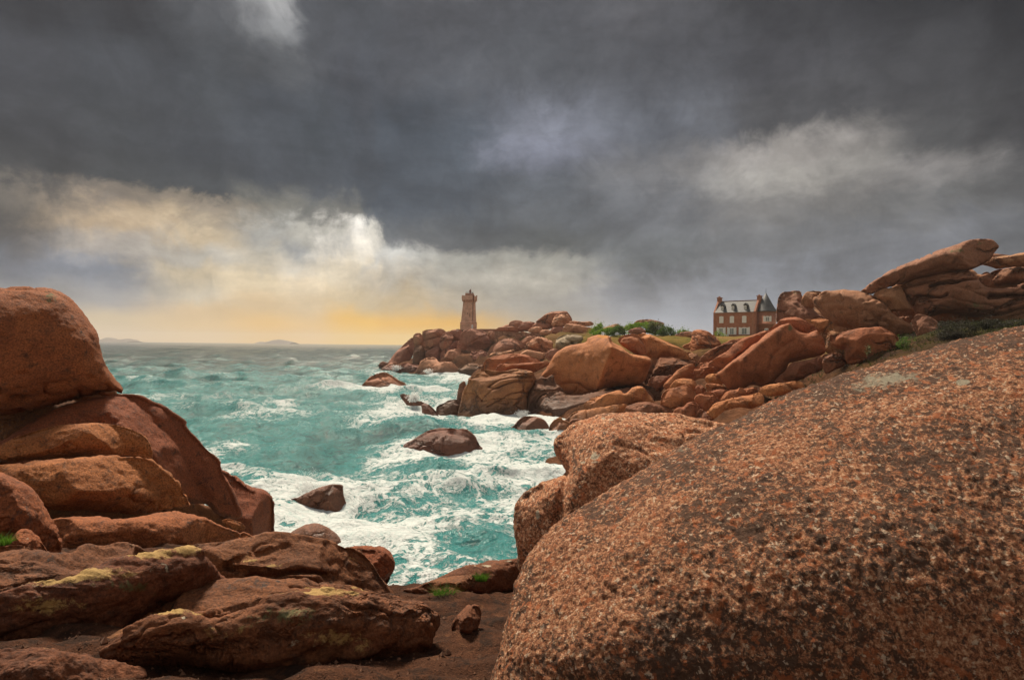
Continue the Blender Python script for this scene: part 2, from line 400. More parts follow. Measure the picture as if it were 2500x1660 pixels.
def smooth_outline(p, step, closed=True):
    n = len(p); out = []
    for i in range(n if closed else n - 1):
        p0, p1, p2, p3 = (p[(i - 1) % n], p[i], p[(i + 1) % n], p[(i + 2) % n]) if closed else (p[max(i - 1, 0)], p[i], p[i + 1], p[min(i + 2, n - 1)])
        m = max(2, int(np.linalg.norm(p2 - p1) / step))
        for t in np.arange(m) / m:
            out.append(0.5 * ((2 * p1) + (-p0 + p2) * t + (2 * p0 - 5 * p1 + 4 * p2 - p3) * t * t + (-p0 + 3 * p1 - 3 * p2 + p3) * t ** 3))
    if not closed: out.append(p[-1])
    return np.array(out)
def seg_dist(q, poly, closed=True):
    """distance of points q to a polyline and nearest point"""
    a = poly if closed else poly[:-1]; b = np.roll(poly, -1, 0) if closed else poly[1:]
    best = np.full(len(q), 1e18); near = np.zeros_like(q)
    ab = b - a; L = (ab ** 2).sum(1) + 1e-12
    for s in range(0, len(q), 4000):
        qq = q[s:s + 4000]
        t = np.clip(((qq[:, None] - a) * ab).sum(2) / L, 0, 1)
        c = a + t[..., None] * ab
        d = ((qq[:, None] - c) ** 2).sum(2); j = d.argmin(1); r = np.arange(len(qq))
        best[s:s + 4000] = d[r, j]; near[s:s + 4000] = c[r, j]
    return np.sqrt(best), near
def inside(q, poly):
    x, y = q[:, 0], q[:, 1]; res = np.zeros(len(q), bool)
    a = poly; b = np.roll(poly, -1, 0)
    for (x1, y1), (x2, y2) in zip(a, b):
        if y1 == y2: continue
        c = ((y1 > y) != (y2 > y)) & (x < (x2 - x1) * (y - y1) / (y2 - y1) + x1)
        res ^= c
    return res
def relax(mask, fixed, val, src, iters):
    """solve laplace(u) = -src inside mask, u = 0 outside, u = val on fixed"""
    u = np.where(fixed, val, 0.0)
    for _ in range(iters):
        m = 0.25 * (np.roll(u, 1, 0) + np.roll(u, -1, 0) + np.roll(u, 1, 1) + np.roll(u, -1, 1)) + src * 0.25
        u = u + 1.0 * (m - u)
        u[~mask] = 0; u[fixed] = val[fixed] if isinstance(val, np.ndarray) else val
    return u
def bil(img, x, y):
    x = np.clip(x, 0, img.shape[1] - 1.001); y = np.clip(y, 0, img.shape[0] - 1.001)
    i = x.astype(int); j = y.astype(int); fx = x - i; fy = y - j
    return (img[j, i] * (1 - fx) + img[j, i + 1] * fx) * (1 - fy) + (img[j + 1, i] * (1 - fx) + img[j + 1, i + 1] * fx) * fy

SEA_ROCKS = []
COUNT = [0]
def rock(name, label, pts, Y, mat, T=None, TB=None, flat=0.45, edge=0.35, tilt=8, yaw=0, plane3=None, creases=(), ridges=(), spots=(), strata=None,
         lump=1.0, fine=1.0, nobble=0.0, facet=0.85, cracks=1.0, aniso=0.6, grit=None, swell=None, auto=True, sea=False, cat='boulder', group=None, step=None, deep=0.0):
    COUNT[0] += 1
    seed = COUNT[0] * 13.7
    pts = np.array(pts, float)
    ymin, ymax = pts[:, 1].min(), pts[:, 1].max()
    wl = ymax
    if sea or deep:
        k = np.clip((pts[:, 1] - (ymax - 0.35 * (ymax - ymin))) / (0.35 * (ymax - ymin)), 0, 1)
        pts[:, 1] += k * (ymax - ymin) * (deep or 0.9)
        if sea: pts[:, 0] += np.clip((pts[:, 1] - (ymin + 0.45 * (ymax - ymin))) / (ymax - ymin), 0, 1) * (pts[:, 0] - pts[:, 0].mean()) * 0.22
    x0, y0 = pts.min(0); x1, y1 = pts.max(0)
    mind = min(x1 - x0, y1 - y0)
    s = step or float(np.clip(mind / 42, 0.9, 3.0))
    out = smooth_outline(pts, s * 1.2)
    # plane
    c = (out.min(0) + out.max(0)) / 2
    if plane3:
        P = [at(*p) for p in plane3]
        n = np.cross(P[1] - P[0], P[2] - P[0]); n /= np.linalg.norm(n); P0 = P[0]
        if n @ (CP - P0) < 0: n = -n
    else:
        P0 = at(c[0], c[1], Y)
        h = CP - P0; a = math.atan2(h[1], h[0]) + R(yaw)
        n = np.array([math.cos(a) * math.cos(R(tilt)), math.sin(a) * math.cos(R(tilt)), math.sin(R(tilt))])
    # smooth inflation field on a raster
    N = 72; cell = max(x1 - x0, y1 - y0) / N
    gx = np.arange(int((x1 - x0) / cell) + 7); gy = np.arange(int((y1 - y0) / cell) + 7)
    ox, oy = x0 - 3 * cell, y0 - 3 * cell
    GX, GY = np.meshgrid(ox + gx * cell, oy + gy * cell)
    q = np.stack([GX.ravel(), GY.ravel()], 1)
    mask = inside(q, out).reshape(GX.shape)
    z = np.zeros_like(GX)
    U = relax(mask, np.zeros_like(mask), z, np.ones_like(z), 420)
    U /= U.max()
    ridges = list(ridges)
    rsa = np.random.RandomState(COUNT[0] + 300)
    if auto and not ridges and mind > 14 and not any(k_ in label for k_ in ('round', 'dome', 'egg', 'smooth', 'cigar', 'flat', 'ledge', 'ridge', 'enormous')):
        for _ in range(2 if mind > 60 else 1):
            ang = rsa.uniform(-2.4, -0.75)
            dirs = np.arctan2(out[:, 1] - c[1], out[:, 0] - c[0])
            def edge_pt(a_):
                j_ = np.abs(np.angle(np.exp(1j * (dirs - a_)))).argmin(); return c + 0.86 * (out[j_] - c)
            mid_ = c + rsa.uniform(-0.16, 0.16, 2) * (out.max(0) - out.min(0))
            ridges.append(([edge_pt(ang), mid_, edge_pt(ang + math.pi + rsa.uniform(-.8, .8))], rsa.uniform(0.3, 0.5)))
        swell = swell or 0.72
        if strata is None and rsa.uniform() < 0.35: strata = (rsa.uniform(-25, 25), mind * rsa.uniform(.28, .45), 0.07)
    tents = []
    for rp, amt in ridges:
        rl = smooth_outline(np.array(rp, float), cell, False)
        d, _ = seg_dist(q, rl, False)
        fx = (d < cell * 0.8).reshape(GX.shape) & mask
        tents.append((relax(mask, fx, np.ones_like(z), 0 * z, 300), amt))
    # mesh grid
    nx = int((x1 - x0) / s) + 4; ny = int((y1 - y0) / s) + 4
    MX, MY = np.meshgrid(x0 - 1.5 * s + np.arange(nx) * s, y0 - 1.5 * s + np.arange(ny) * s)
    Q = np.stack([MX.ravel(), MY.ravel()], 1)
    D, near = seg_dist(Q, out); ins = inside(Q, out); sd = np.where(ins, D, -D)
    ok = (sd > -0.55 * s).reshape(MX.shape)
    cells = ok[:-1, :-1] & ok[1:, :-1] & ok[:-1, 1:] & ok[1:, 1:]
    cnt = np.zeros(MX.shape, int)
    for a_ in (0, 1):
        for b_ in (0, 1):
            cnt[a_:ny - 1 + a_, b_:nx - 1 + b_] += cells
    used = (cnt > 0).ravel(); bnd = used & (cnt.ravel() < 4)
    Q[bnd] = near[bnd]; D = np.where(bnd, 0, np.maximum(sd, 0.0))
    ci = (Q[:, 0] - ox) / cell, (Q[:, 1] - oy) / cell
    dmax = D.max()
    u = np.clip(bil(U, *ci), 0, 1) * np.clip(D / (1.2 * cell), 0, 1)
    dome = np.sqrt(u)
    x = np.clip(D / (edge * dmax), 0, 1); plate = np.sqrt(1 - (1 - x) ** 2)
    H = ((1 - flat) * dome + flat * plate) * (swell or 1.0)
    for tz, amt in tents: H = H + amt * bil(tz, *ci) * np.clip(D / (1.2 * cell), 0, 1)
    if strata:
        ang, per, amp = strata
        ca, sa = math.cos(R(ang)), math.sin(R(ang))
        v = -(Q[:, 0] - c[0]) * sa + (Q[:, 1] - c[1]) * ca
        p3 = np.stack([Q[:, 0] / (per * 5), Q[:, 1] / (per * 5), np.full(len(Q), seed)], 1)
        v = v / per + 1.6 * fbm(p3, 3)
        fr = v - np.floor(v)
        amod = 0.35 + 0.65 * np.clip(0.5 + 1.5 * pnoise(np.stack([np.floor(v) * 7.3, Q[:, 0] / (per * 4), np.full(len(Q), seed)], 1)), 0, 1)
        H = H - amp * amod * np.exp(-np.minimum(fr, 1 - fr) / 0.10) * np.clip(D / (0.15 * dmax), 0, 1)
    for cp, wid, dep in creases:
        wid = max(wid, 1.5 * s)
        cl = smooth_outline(np.array(cp, float), s * 2, False)
        d, _ = seg_dist(Q, cl, False)
        jit = 1 + 0.6 * pnoise(np.stack([Q[:, 0] / (wid * 6), Q[:, 1] / (wid * 6), np.full(len(Q), seed + 5)], 1))
        H = H - dep * np.exp(-(d / (wid * jit.clip(0.3))) ** 1.5) * np.clip(D / (wid), 0, 1)
    mpx = Y / FPX if not plane3 else np.mean([p[2] for p in plane3]) / FPX
    wdt = 2 * dmax * mpx
    Tf = T if T is not None else 0.42 * wdt
    Tb = TB if TB is not None else 0.55 * wdt
    # flat weathered faces: planes that trim the swelling
    rsf = np.random.RandomState(COUNT[0] + 900)
    LX_, LY_, LZ_ = (Q[:, 0] - c[0]) * mpx, (Q[:, 1] - c[1]) * mpx, Tf * H
    m_in = sd > 0
    cut = LZ_.copy(); soft = 0.015 * Tf
    for _ in range(14):
        an = rsf.uniform(0, 2 * math.pi); nz_ = rsf.uniform(0.35, 0.95); nr = math.sqrt(1 - nz_ * nz_)
        nx_, ny_ = nr * math.cos(an), nr * math.sin(an)
        cc_ = rsf.uniform(0.66, 0.90) * (LX_ * nx_ + LY_ * ny_ + LZ_ * nz_)[m_in].max()
        zp = (cc_ - LX_ * nx_ - LY_ * ny_) / nz_
        k_ = np.clip(0.5 + 0.5 * (zp - cut) / soft, 0, 1)
        cut = zp * (1 - k_) + cut * k_ - soft * k_ * (1 - k_)
    cut = np.maximum(cut, 0.2 * LZ_)
    H = H + facet * (cut / max(Tf, 1e-6) - H) * np.clip(D / (0.12 * dmax), 0, 1)
    # to world
    d = rays(Q); t = ((P0 - CP) @ n) / (d @ n); W = CP + d * t[:, None]
    front = W + n * (Tf * H)[:, None]; back = W - n * (Tb * np.maximum(H, 0))[:, None]
    # inner grid indices
    fi = np.full(len(Q), -1); fi[used] = np.arange(used.sum())
    inner = used & ~bnd; bi = fi.copy(); bi[inner] = used.sum() + np.arange(inner.sum())
    V = np.concatenate([front[used], back[inner]])
    idx = np.arange(len(Q)).reshape(MX.shape)
    cc = np.stack([idx[:-1, :-1][cells], idx[1:, :-1][cells], idx[1:, 1:][cells], idx[:-1, 1:][cells]], 1)
    cb = cc[~(bnd[cc].all(1))]
    F = np.concatenate([fi[cc], bi[cb][:, ::-1]])
    o = mesh_np(name, V, F, mat)
    me = o.data
    nrm = np.zeros(len(V) * 3, np.float32); me.vertices.foreach_get('normal', nrm); nrm = nrm.reshape(-1, 3)
    size = math.sqrt(max((x1 - x0) * (y1 - y0), 1)) * mpx
    sz = min(size, wdt * 1.6)
    ps = V / sz + seed
    dsp = lump * 0.04 * sz * fbm(ps * 2.0, 3)
    pa = ps * np.array([aniso, 1, 1])
    dsp = dsp + fine * 0.012 * sz * fbm(pa * 9.0, 3, 0.6) + fine * 0.010 * sz * fbm(pa * 3.6, 2, 0.5, True)
    ck = fbm(ps * np.array([0.9, 1.3, 1.9]) * 1.9 + 70, 3)
    ckm = np.clip(1.4 * pnoise(ps * 1.1 + 31) + 0.35, 0, 1)
    dsp = dsp - cracks * 0.05 * sz * np.exp(-(np.abs(ck) / 0.032) ** 1.2) * ckm
    if grit: dsp = dsp + grit[1] * fbm(V / grit[0], 3, 0.6, True)
    if nobble: dsp = dsp + nobble * sz * fbm(ps * 4.5, 3, 0.5, True)
    # never let the displacement swallow thin edges
    V = V + nrm * dsp[:, None]
    me.vertices.foreach_set('co', V.astype(np.float32).ravel())
    if n @ np.array([nrm[:used.sum()][:, 0].mean(), nrm[:used.sum()][:, 1].mean(), nrm[:used.sum()][:, 2].mean()]) < 0:
        me.flip_normals()
    for kind in {k for k, *_ in spots}:
        val = np.zeros(len(Q))
        for k, sx_, sy_, rx, ry, amt in spots:
            if k == kind: val = np.maximum(val, amt * np.exp(-(((Q[:, 0] - sx_) / rx) ** 2 + ((Q[:, 1] - sy_) / ry) ** 2)))
        a = me.attributes.new({'y': 'lichen_yellow', 'w': 'lichen_pale', 'g': 'lichen_green', 'd': 'dark_grey'}[kind], 'FLOAT', 'POINT')
        a.data.foreach_set('value', np.concatenate([val[used], val[inner]]).astype(np.float32))
    me.update()
    # origin at the rock's base
    base = Vector((float(V[:, 0].mean()), float(V[:, 1].mean()), float(V[:, 2].min())))
    me.transform(Matrix.Translation(-base)); o.location = base
    tag(o, label, cat, group)
    if sea:
        SEA_ROCKS.append((base.x, base.y, 0.5 * (x1 - x0) * Y / FPX))
    return o
def sp(crop, *lst):
    """lichen and dark grey patches given in crop coordinates"""
    r = []
    for k, x, y, rx, ry, a in lst:
        p = crop([(x, y)])[0]; r.append((k, p[0], p[1], rx * crop.k, ry * crop.k, a))
    return r
def cr(crop, *lst):
    return [(crop(p), wd * crop.k, dp) for p, wd, dp in lst]
def rd(crop, *lst):
    return [(crop(p), a) for p, a in lst]
# ================================================================== headland (rough ground behind and under the boulders)
M_land, t, b = new_mat('heath')
pos = t.n('ShaderNodeNewGeometry').outputs['Position']
n1 = t.noise(pos, 0.10, 6, 0.6, 0.5); n2 = t.noise(pos, 0.5, 7, 0.65); n3 = t.noise(pos, 3.0, 5, 0.7)
grass = t.ramp(n1, [(0.35, (0.09, 0.085, 0.016)), (0.5, (0.19, 0.135, 0.03)), (0.62, (0.23, 0.14, 0.045))])
grass = t.mix(t.mr(n2, 0.5, 0.7), grass, (0.05, 0.062, 0.013))
rockc = t.ramp(n2, [(0.3, (0.05, 0.024, 0.014)), (0.62, (0.17, 0.075, 0.038))])
gz = t.n('ShaderNodeSeparateXYZ'); t.put(gz.inputs[0], pos)
gz = t.n('ShaderNodeSeparateXYZ'); t.put(gz.inputs[0], pos)
heather = t.ramp(n2, [(0.35, (0.018, 0.013, 0.011)), (0.5, (0.026, 0.026, 0.010)), (0.65, (0.042, 0.046, 0.012))])
grass = t.mix(t.mr(gz.outputs[1], 78, 92), heather, grass)
c = t.mix(t.attr('grassy'), rockc, grass)
c = t.vmath('SCALE', c, scale=t.mr(n3, 0.3, 0.7, 0.7, 1.3, 'LINEAR'))
t.put(b.inputs['Base Color'], c); b.inputs['Roughness'].default_value = 0.9; b.inputs['Specular IOR Level'].default_value = 0.05
t.put(b.inputs['Normal'], t.bump(t.math('ADD', n2, n3), 0.9, 0.4))

ctl = []   # x, y, z, grassy
def cp(crop, x, y, Y, g=1.0):
    p = at(*crop([(x, y)])[0], Y); ctl.append((p[0], p[1], p[2], g))
for x, y, Y in ((1100, 418, 118), (1000, 428, 112), (1280, 425, 116), (1180, 410, 122), (1620, 470, 122), (1700, 455, 138), (1560, 440, 135), (1520, 410, 158), (1650, 408, 163), (1850, 400, 160), (1850, 385, 180), (1990, 380, 170), (560, 410, 132), (470, 400, 134), (420, 500, 124), (850, 395, 140), (1350, 420, 150), (2050, 420, 130)):
    cp(CB, x, y, Y)
for x, y, Y, g in ((880, 566, 214, 0), (1030, 566, 214, 0), (1150, 572, 208, 0), (1000, 566, 228, 0), (700, 580, 212, 0), (1700, 590, 184, 0.5), (1900, 600, 172, 0.5), (1300, 600, 200, 0), (560, 640, 212, 0), (1500, 700, 178, 0.4), (1830, 700, 150, 0.7), (1780, 690, 146, 0.6), (1600, 860, 140, 0), (1450, 900, 140, 0)):
    cp(CA, x, y, Y, g)
for x, y, Y, g in ((1700, 935, 57, 1), (2352, 895, 59, 1), (1520, 1120, 51, 1), (1400, 1140, 60, 1), (2352, 970, 46, 1), (2600, 910, 55, 1), (1900, 918, 62, 1), (1400, 1150, 52, 0.2), (2352, 800, 75, 1), (1700, 820, 78, .8)):
    cp(CD, x, y, Y, g)
ctl += [(12, 118, 4.0, 0), (16, 110, 5.0, 0), (21, 114, 6.5, .2), (8, 126, 4.5, 0), (27, 104, 6.0, 0), (40, 100, 7.0, .2), (46, 84, 6.0, 0), (36, 84, 5.5, 0), (6, 30, 1.5, 0), (12, 20, 3.5, 0), (4, 47, 0.3, 0), (20, 40, 5, 0), (14, 62, 0.5, 0), (20, 50, 1.5, 0), (24, 66, 2.5, 0), (10, 80, 1.5, 0), (20, 84, 3.5, 0), (3, 86, 0.5, 0), (33, 72, 5.5, 0), (17, 72, 1.5, 0), (27, 58, 3.0, 0), (10, 66, -0.5, 0), (14, 52, 0.0, 0), (30, 60, 4.0, 0), (30, 95, 8.5, .3), (14, 105, 6.5, 0), (0, 112, 3.0, 0), (-2, 130, 3.5, 0), (6, 140, 6.0, 0),
        (8, 150, 7.5, 0), (-8, 172, 2.0, 0), (-24, 195, 0.5, 0), (-34, 208, 2.0, 0), (8, 90, 1.0, 0), (6, 98, 1.5, 0), (11, 97, 2.5, 0), (3, 104, 1.5, 0), (-40, 215, 0, 0), (-14, 190, 6.5, 0), (60, 200, 13, .8), (30, 230, 11, .5), (-20, 235, 8, 0), (60, 260, 6, .5), (0, 262, 4, 0), (90, 120, 10, 1), (70, 60, 9, 1), (110, 200, 12, 1), (40, 30, 8, 0), (9, 11, 5.5, 0),
        (-12, 165, -3, 0), (-20, 175, -3, 0), (-10, 120, -5, 0), (-9, 95, -5, 0), (-16, 140, -5, 0), (-5, 75, -4, 0), (-2.5, 60, -4, 0), (-1.5, 45, -5, 0), (-1, 30, -5, 0), (0, 22, -4, 0), (2, 14, -1, 0), (-45, 190, -5, 0), (-55, 215, -6, 0), (-40, 250, -6, 0), (-30, 100, -6, 0), (-40, 150, -6, 0), (-20, 60, -6, 0), (-10, 40, -6, 0), (-30, 290, -6, 0), (40, 300, -5, 0), (120, 300, -4, 0), (-60, 280, -6, 0)]
ctl = np.array(ctl)
gx = np.arange(-60, 165, 1.0); gy = np.arange(10, 300, 1.0)
GX, GY = np.meshgrid(gx, gy)
q = np.stack([GX.ravel(), GY.ravel()], 1)
Z = np.zeros(len(q)); G = np.zeros(len(q))
for s in range(0, len(q), 8000):
    dd = ((q[s:s + 8000, None] - ctl[None, :, :2]) ** 2).sum(2) + 6.0
    wgt = dd ** -2.0
    Z[s:s + 8000] = (wgt * ctl[:, 2]).sum(1) / wgt.sum(1); G[s:s + 8000] = (wgt * ctl[:, 3]).sum(1) / wgt.sum(1)
p3 = np.stack([q[:, 0], q[:, 1], 0 * q[:, 0]], 1)
Z += (1 - 0.8 * G) * 1.8 * fbm(p3 / 7.0, 4, 0.55, True) + 0.25 * fbm(p3 / 3.0, 3)
idx = np.arange(len(q)).reshape(GX.shape)
F = np.stack([idx[:-1, :-1], idx[:-1, 1:], idx[1:, 1:], idx[1:, :-1]], -1).reshape(-1, 4)
F = F[(Z[F] > -2.5).any(1)]
land = mesh_np('headland', np.stack([q[:, 0], q[:, 1], Z], 1), F, M_land, attrs={'grassy': G})
tag(land, 'rough heath and bare rock between the boulders, house and lighthouse', 'headland', kind='structure')
_Zg = Z.reshape(GX.shape)
def land_z(x, y):
    return float(bil(_Zg, np.array([x + 60.0]), np.array([y - 10.0]))[0])

# brown soil of the foreground, dropping off to the water
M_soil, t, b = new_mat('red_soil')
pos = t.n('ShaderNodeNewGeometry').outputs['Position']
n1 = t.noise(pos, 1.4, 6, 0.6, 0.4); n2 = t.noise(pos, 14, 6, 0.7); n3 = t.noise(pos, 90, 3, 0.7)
c = t.ramp(n1, [(0.3, (0.05, 0.02, 0.010)), (0.55, (0.10, 0.038, 0.017)), (0.75, (0.032, 0.015, 0.009))])  # very dark base, vignetting of the lower edge included in the soil colour
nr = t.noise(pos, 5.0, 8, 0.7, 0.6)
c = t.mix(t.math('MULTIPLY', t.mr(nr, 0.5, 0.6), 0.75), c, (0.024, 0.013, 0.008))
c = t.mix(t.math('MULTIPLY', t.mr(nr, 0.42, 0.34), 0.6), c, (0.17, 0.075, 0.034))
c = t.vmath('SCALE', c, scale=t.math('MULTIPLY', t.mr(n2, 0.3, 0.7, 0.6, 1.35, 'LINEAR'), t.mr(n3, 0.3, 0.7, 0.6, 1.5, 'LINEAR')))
t.put(b.inputs['Base Color'], c); b.inputs['Roughness'].default_value = 0.9
b.inputs['Specular IOR Level'].default_value = 0.2
t.put(b.inputs['Normal'], t.bump(t.math('ADD', t.math('ADD', n2, nr), t.math('MULTIPLY', n3, 0.6)), 1.0, 0.045))
gx = np.arange(-16, 4.6, 0.05); gy = np.arange(0.3, 19, 0.05)
GX, GY = np.meshgrid(gx, gy)
X, Yg = GX.ravel(), GY.ravel()
def sstep(x, a, b):
    x = np.clip((x - a) / (b - a), 0, 1); return x * x * (3 - 2 * x)
p3 = np.stack([X, Yg, 0 * X], 1)
Zs = CAMZ - 1.63 - 0.30 * (Yg - 2.75)
Zs += 0.10 * sstep(X, 0.0, 1.6) * sstep(6.5 - Yg, 0, 3)       # bank against the big boulder
edge = np.minimum(Yg - 7.0 + 0.5 * fbm(p3 / 1.3, 3), X + 0.55 * Yg + 0.3 * fbm(p3 / 1.1 + 9, 3))
Zs -= 9.5 * sstep(edge, 0.0, 1.9)
Zs += 0.17 * fbm(p3 / np.array([1.3, .7, 1]), 4, 0.55, True) + 0.05 * fbm(p3 / 0.5, 4, 0.55) + 0.015 * fbm(p3 / 0.09, 3)
idx = np.arange(len(X)).reshape(GX.shape)
F = np.stack([idx[:-1, :-1], idx[:-1, 1:], idx[1:, 1:], idx[1:, :-1]], -1).reshape(-1, 4)
F = F[(Zs[F] > -1.5).all(1)]
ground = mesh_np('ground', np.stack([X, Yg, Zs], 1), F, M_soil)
tag(ground, 'bare red brown soil of the path in the foreground', 'ground', kind='structure')


# loose grit on the soil
rsg = np.random.RandomState(21); V, F = [], []
T8 = np.array([[1, 0, 0], [-1, 0, 0], [0, 1, 0], [0, -1, 0], [0, 0, 1], [0, 0, -1]], float)
f8 = np.array([(0, 2, 4), (2, 1, 4), (1, 3, 4), (3, 0, 4), (2, 0, 5), (1, 2, 5), (3, 1, 5), (0, 3, 5)])
ng = 9000
gx_ = rsg.uniform(-4.5, 2.0, ng); gy_ = 2.3 + 4.6 * rsg.uniform(0, 1, ng) ** 1.3
_Zs = Zs.reshape(GX.shape)
gz_ = bil(_Zs, (gx_ + 16) / .05, (gy_ - .3) / .05)
keep = pnoise(np.stack([gx_ / .5, gy_ / .5, 0 * gx_], 1)) > -.15
gx_, gy_, gz_ = gx_[keep], gy_[keep], gz_[keep]
r_ = rsg.lognormal(-5.2, .55, len(gx_)).clip(.003, .028)
V = np.stack([gx_, gy_, gz_ + r_ * .3], 1)[:, None] + (T8[None] * rsg.uniform(.6, 1.2, (len(gx_), 6, 3))) * r_[:, None, None]
F = (np.arange(len(gx_))[:, None, None] * 6 + f8[None]).reshape(-1, 3)
tag(mesh_np('gravel', V.reshape(-1, 3), F, flat_mat('grit', (0.16, 0.075, 0.04), 0.9, 0.6, 40.0), smooth=False), 'fine granite grit scattered over the red brown soil', 'gravel', kind='stuff')

# two hazy islands on the horizon
M_isle = flat_mat('island_heath', (0.12, 0.10, 0.09), 0.9, 0.3, 0.02)
for nm, prof, Y in (('island', [(560, 343), (575, 330), (590, 319), (615, 321), (640, 333), (670, 330), (700, 326), (725, 331), (742, 343)], 3300),
                    ('island', [(1418, 349), (1428, 344), (1440, 349), (1465, 344), (1500, 333), (1530, 329), (1560, 335), (1590, 343), (1610, 349)], 3500)):
    P = CE(prof); px = np.linspace(P[0, 0], P[-1, 0], 90); py = np.interp(px, P[:, 0], P[:, 1])
    top = np.array([at(a, b_, Y) for a, b_ in zip(px, py)])
    V = []; n = len(px)
    hz = np.maximum(top[:, 2] * .85 + 1, 0.2)
    rows = np.linspace(-1, 1, 15)
    for r in rows:
        xs = top[:, 0]; ys = top[:, 1] + r * 90
        V.append(np.stack([xs, ys, hz * (1 - r * r) - 1 + 2.0 * (1 - r * r) * pnoise(np.stack([xs / 18, ys / 18, 0 * xs], 1))], 1))
    V = np.concatenate(V); idx = np.arange(len(V)).reshape(15, n)
    F = np.stack([idx[:-1, :-1], idx[:-1, 1:], idx[1:, 1:], idx[1:, :-1]], -1).reshape(-1, 4)
    tag(mesh_np(nm, V, F, M_isle), kind='structure')
# ================================================================== left stack of boulders
GL = 'boulders piled up beside the sea on the left'
rock('boulder', 'huge rounded boulder on top of the left stack, its domed head against the sky', CE([(-230,130),(-60,62),(0,52),(180,50),(300,65),(390,110),(450,175),(500,250),(535,300),(545,390),(580,460),(630,535),(668,595),(672,628),(620,626),(560,638),(400,676),(250,716),(100,742),(0,749),(-150,744),(-290,600),(-310,300)]), 17, M_left, T=1.9, flat=0.5, edge=0.5, tilt=4,
     ridges=rd(CE, ([(520,330),(540,470),(600,600)], 0.10)), spots=sp(CE, ('g',270,130,60,60,0.55), ('d',60,270,120,60,0.35)), group=GL, grit=(0.2, 0.02), lump=0.7, step=3.0, facet=0.15)
rock('boulder', 'long sloping slab under the domed boulder, running down to a point by the water', CE([(-300,860),(-100,880),(0,885),(200,770),(330,705),(450,660),(560,637),(660,627),(760,640),(820,670),(880,690),(960,740),(1022,783),(1022,812),(1100,890),(1200,985),(1215,1040),(1250,1110),(1290,1200),(1318,1302),(1200,1290),(1130,1235),(1020,1230),(900,1180),(700,1120),(400,1100),(-100,1100),(-300,1000)]), 17.5, M_left, T=1.5, flat=0.3, edge=0.6, tilt=14,
     ridges=rd(CE, ([(660,650),(780,690),(830,780),(900,900),(1040,1050),(1180,1190)], 0.40)), creases=cr(CE, ([(830,950),(960,1090),(1040,1200),(1100,1240)], 45, 0.25)), group=GL, grit=(0.2, 0.02), step=3.2)
rock('boulder', 'smooth cigar shaped slab lying on the left stack, just under the long sloping slab', CE([(-200,965),(0,905),(100,860),(250,815),(380,795),(520,790),(640,800),(740,830),(800,870),(830,930),(828,992),(760,977),(560,972),(400,977),(200,997),(0,1007),(-200,1012)]), 15.2, M_left, T=0.75, flat=0.35, edge=0.7, tilt=12,
     creases=cr(CE, ([(340,960),(350,930),(380,905)], 14, 0.1)), group=GL, grit=(0.2, 0.02), lump=0.7)
rock('boulder', 'broad slab with fine horizontal grooves in the middle of the left stack', CE([(-200,1060),(0,1015),(130,1010),(300,990),(500,972),(700,968),(790,975),(850,1010),(910,1060),(965,1100),(1000,1150),(1035,1205),(1030,1250),(900,1262),(760,1282),(600,1282),(400,1272),(300,1268),(100,1255),(-200,1255)]), 14.4, M_left, T=0.9, flat=0.45, edge=0.7, tilt=10,
     strata=(-2, 30, 0.05), group=GL, grit=(0.2, 0.02), fine=1.6, step=3.0)
rock('boulder', 'lowest slab of the left stack, tapering to a blunt tip on the right', CE([(200,1330),(300,1312),(450,1304),(700,1302),(860,1280),(1000,1275),(1100,1300),(1180,1340),(1250,1365),(1318,1395),(1280,1440),(1220,1482),(1100,1490),(900,1500),(700,1520),(400,1530),(200,1530),(150,1420)]), 13.4, M_left, T=0.9, flat=0.4, edge=0.7, tilt=12,
     creases=cr(CE, ([(1270,1380),(1215,1430),(1220,1480)], 12, 0.1), ([(900,1400),(960,1440),(970,1480)], 14, 0.12)), group=GL, grit=(0.2, 0.02), fine=1.5)
rock('boulder', 'dark streaked boulder cut off by the left edge below the slabs', CE([(-200,1110),(-80,1065),(0,1060),(80,1085),(180,1160),(260,1250),(315,1340),(335,1430),(330,1500),(260,1520),(150,1510),(0,1500),(-200,1500)]), 8.6, M_left, T=0.7, flat=0.35, edge=0.7, tilt=8,
     strata=(62, 40, 0.05), spots=sp(CE, ('d',120,1250,220,160,0.42)), group=GL, grit=(0.2, 0.02), fine=1.4)
rock('rock', 'low lump at the foot of the dark streaked boulder by the left edge', CE([(40,1450),(60,1420),(110,1370),(180,1385),(240,1450),(262,1520),(150,1540),(40,1530)]), 8.0, M_left, T=0.28, spots=sp(CE, ('w',150,1410,30,15,0.5)), group=GL, grit=(0.2, 0.02))
rock('boulder', 'cracked boulder with its feet in the foam at the right end of the left stack', CE([(1180,1040),(1225,1050),(1280,1075),(1370,1140),(1440,1155),(1495,1205),(1497,1290),(1470,1380),(1420,1440),(1350,1440),(1280,1400),(1230,1300),(1190,1200),(1160,1100)]), 22, M_left, T=1.6, flat=0.55, edge=0.5, tilt=10, sea=True,
     creases=cr(CE, ([(1310,1265),(1390,1228),(1420,1195),(1450,1180)], 7, 0.14)), ridges=rd(CE, ([(1300,1110),(1420,1190),(1480,1230)], 0.25)), group=GL, grit=(0.2, 0.02))
rock('rock', 'small flat stone wedged between the lowest slab and the cracked boulder', CE([(1212,1325),(1250,1312),(1310,1330),(1342,1358),(1310,1376),(1250,1364)]), 16, M_left, flat=0.3, group=GL, grit=(0.2, 0.02))
rock('rock', 'dark wedge of rock below the small flat stone on the left', CE([(1250,1470),(1290,1420),(1320,1388),(1350,1390),(1408,1432),(1370,1500),(1250,1520)]), 16.6, M_left, T=0.4, group=GL, grit=(0.2, 0.02))

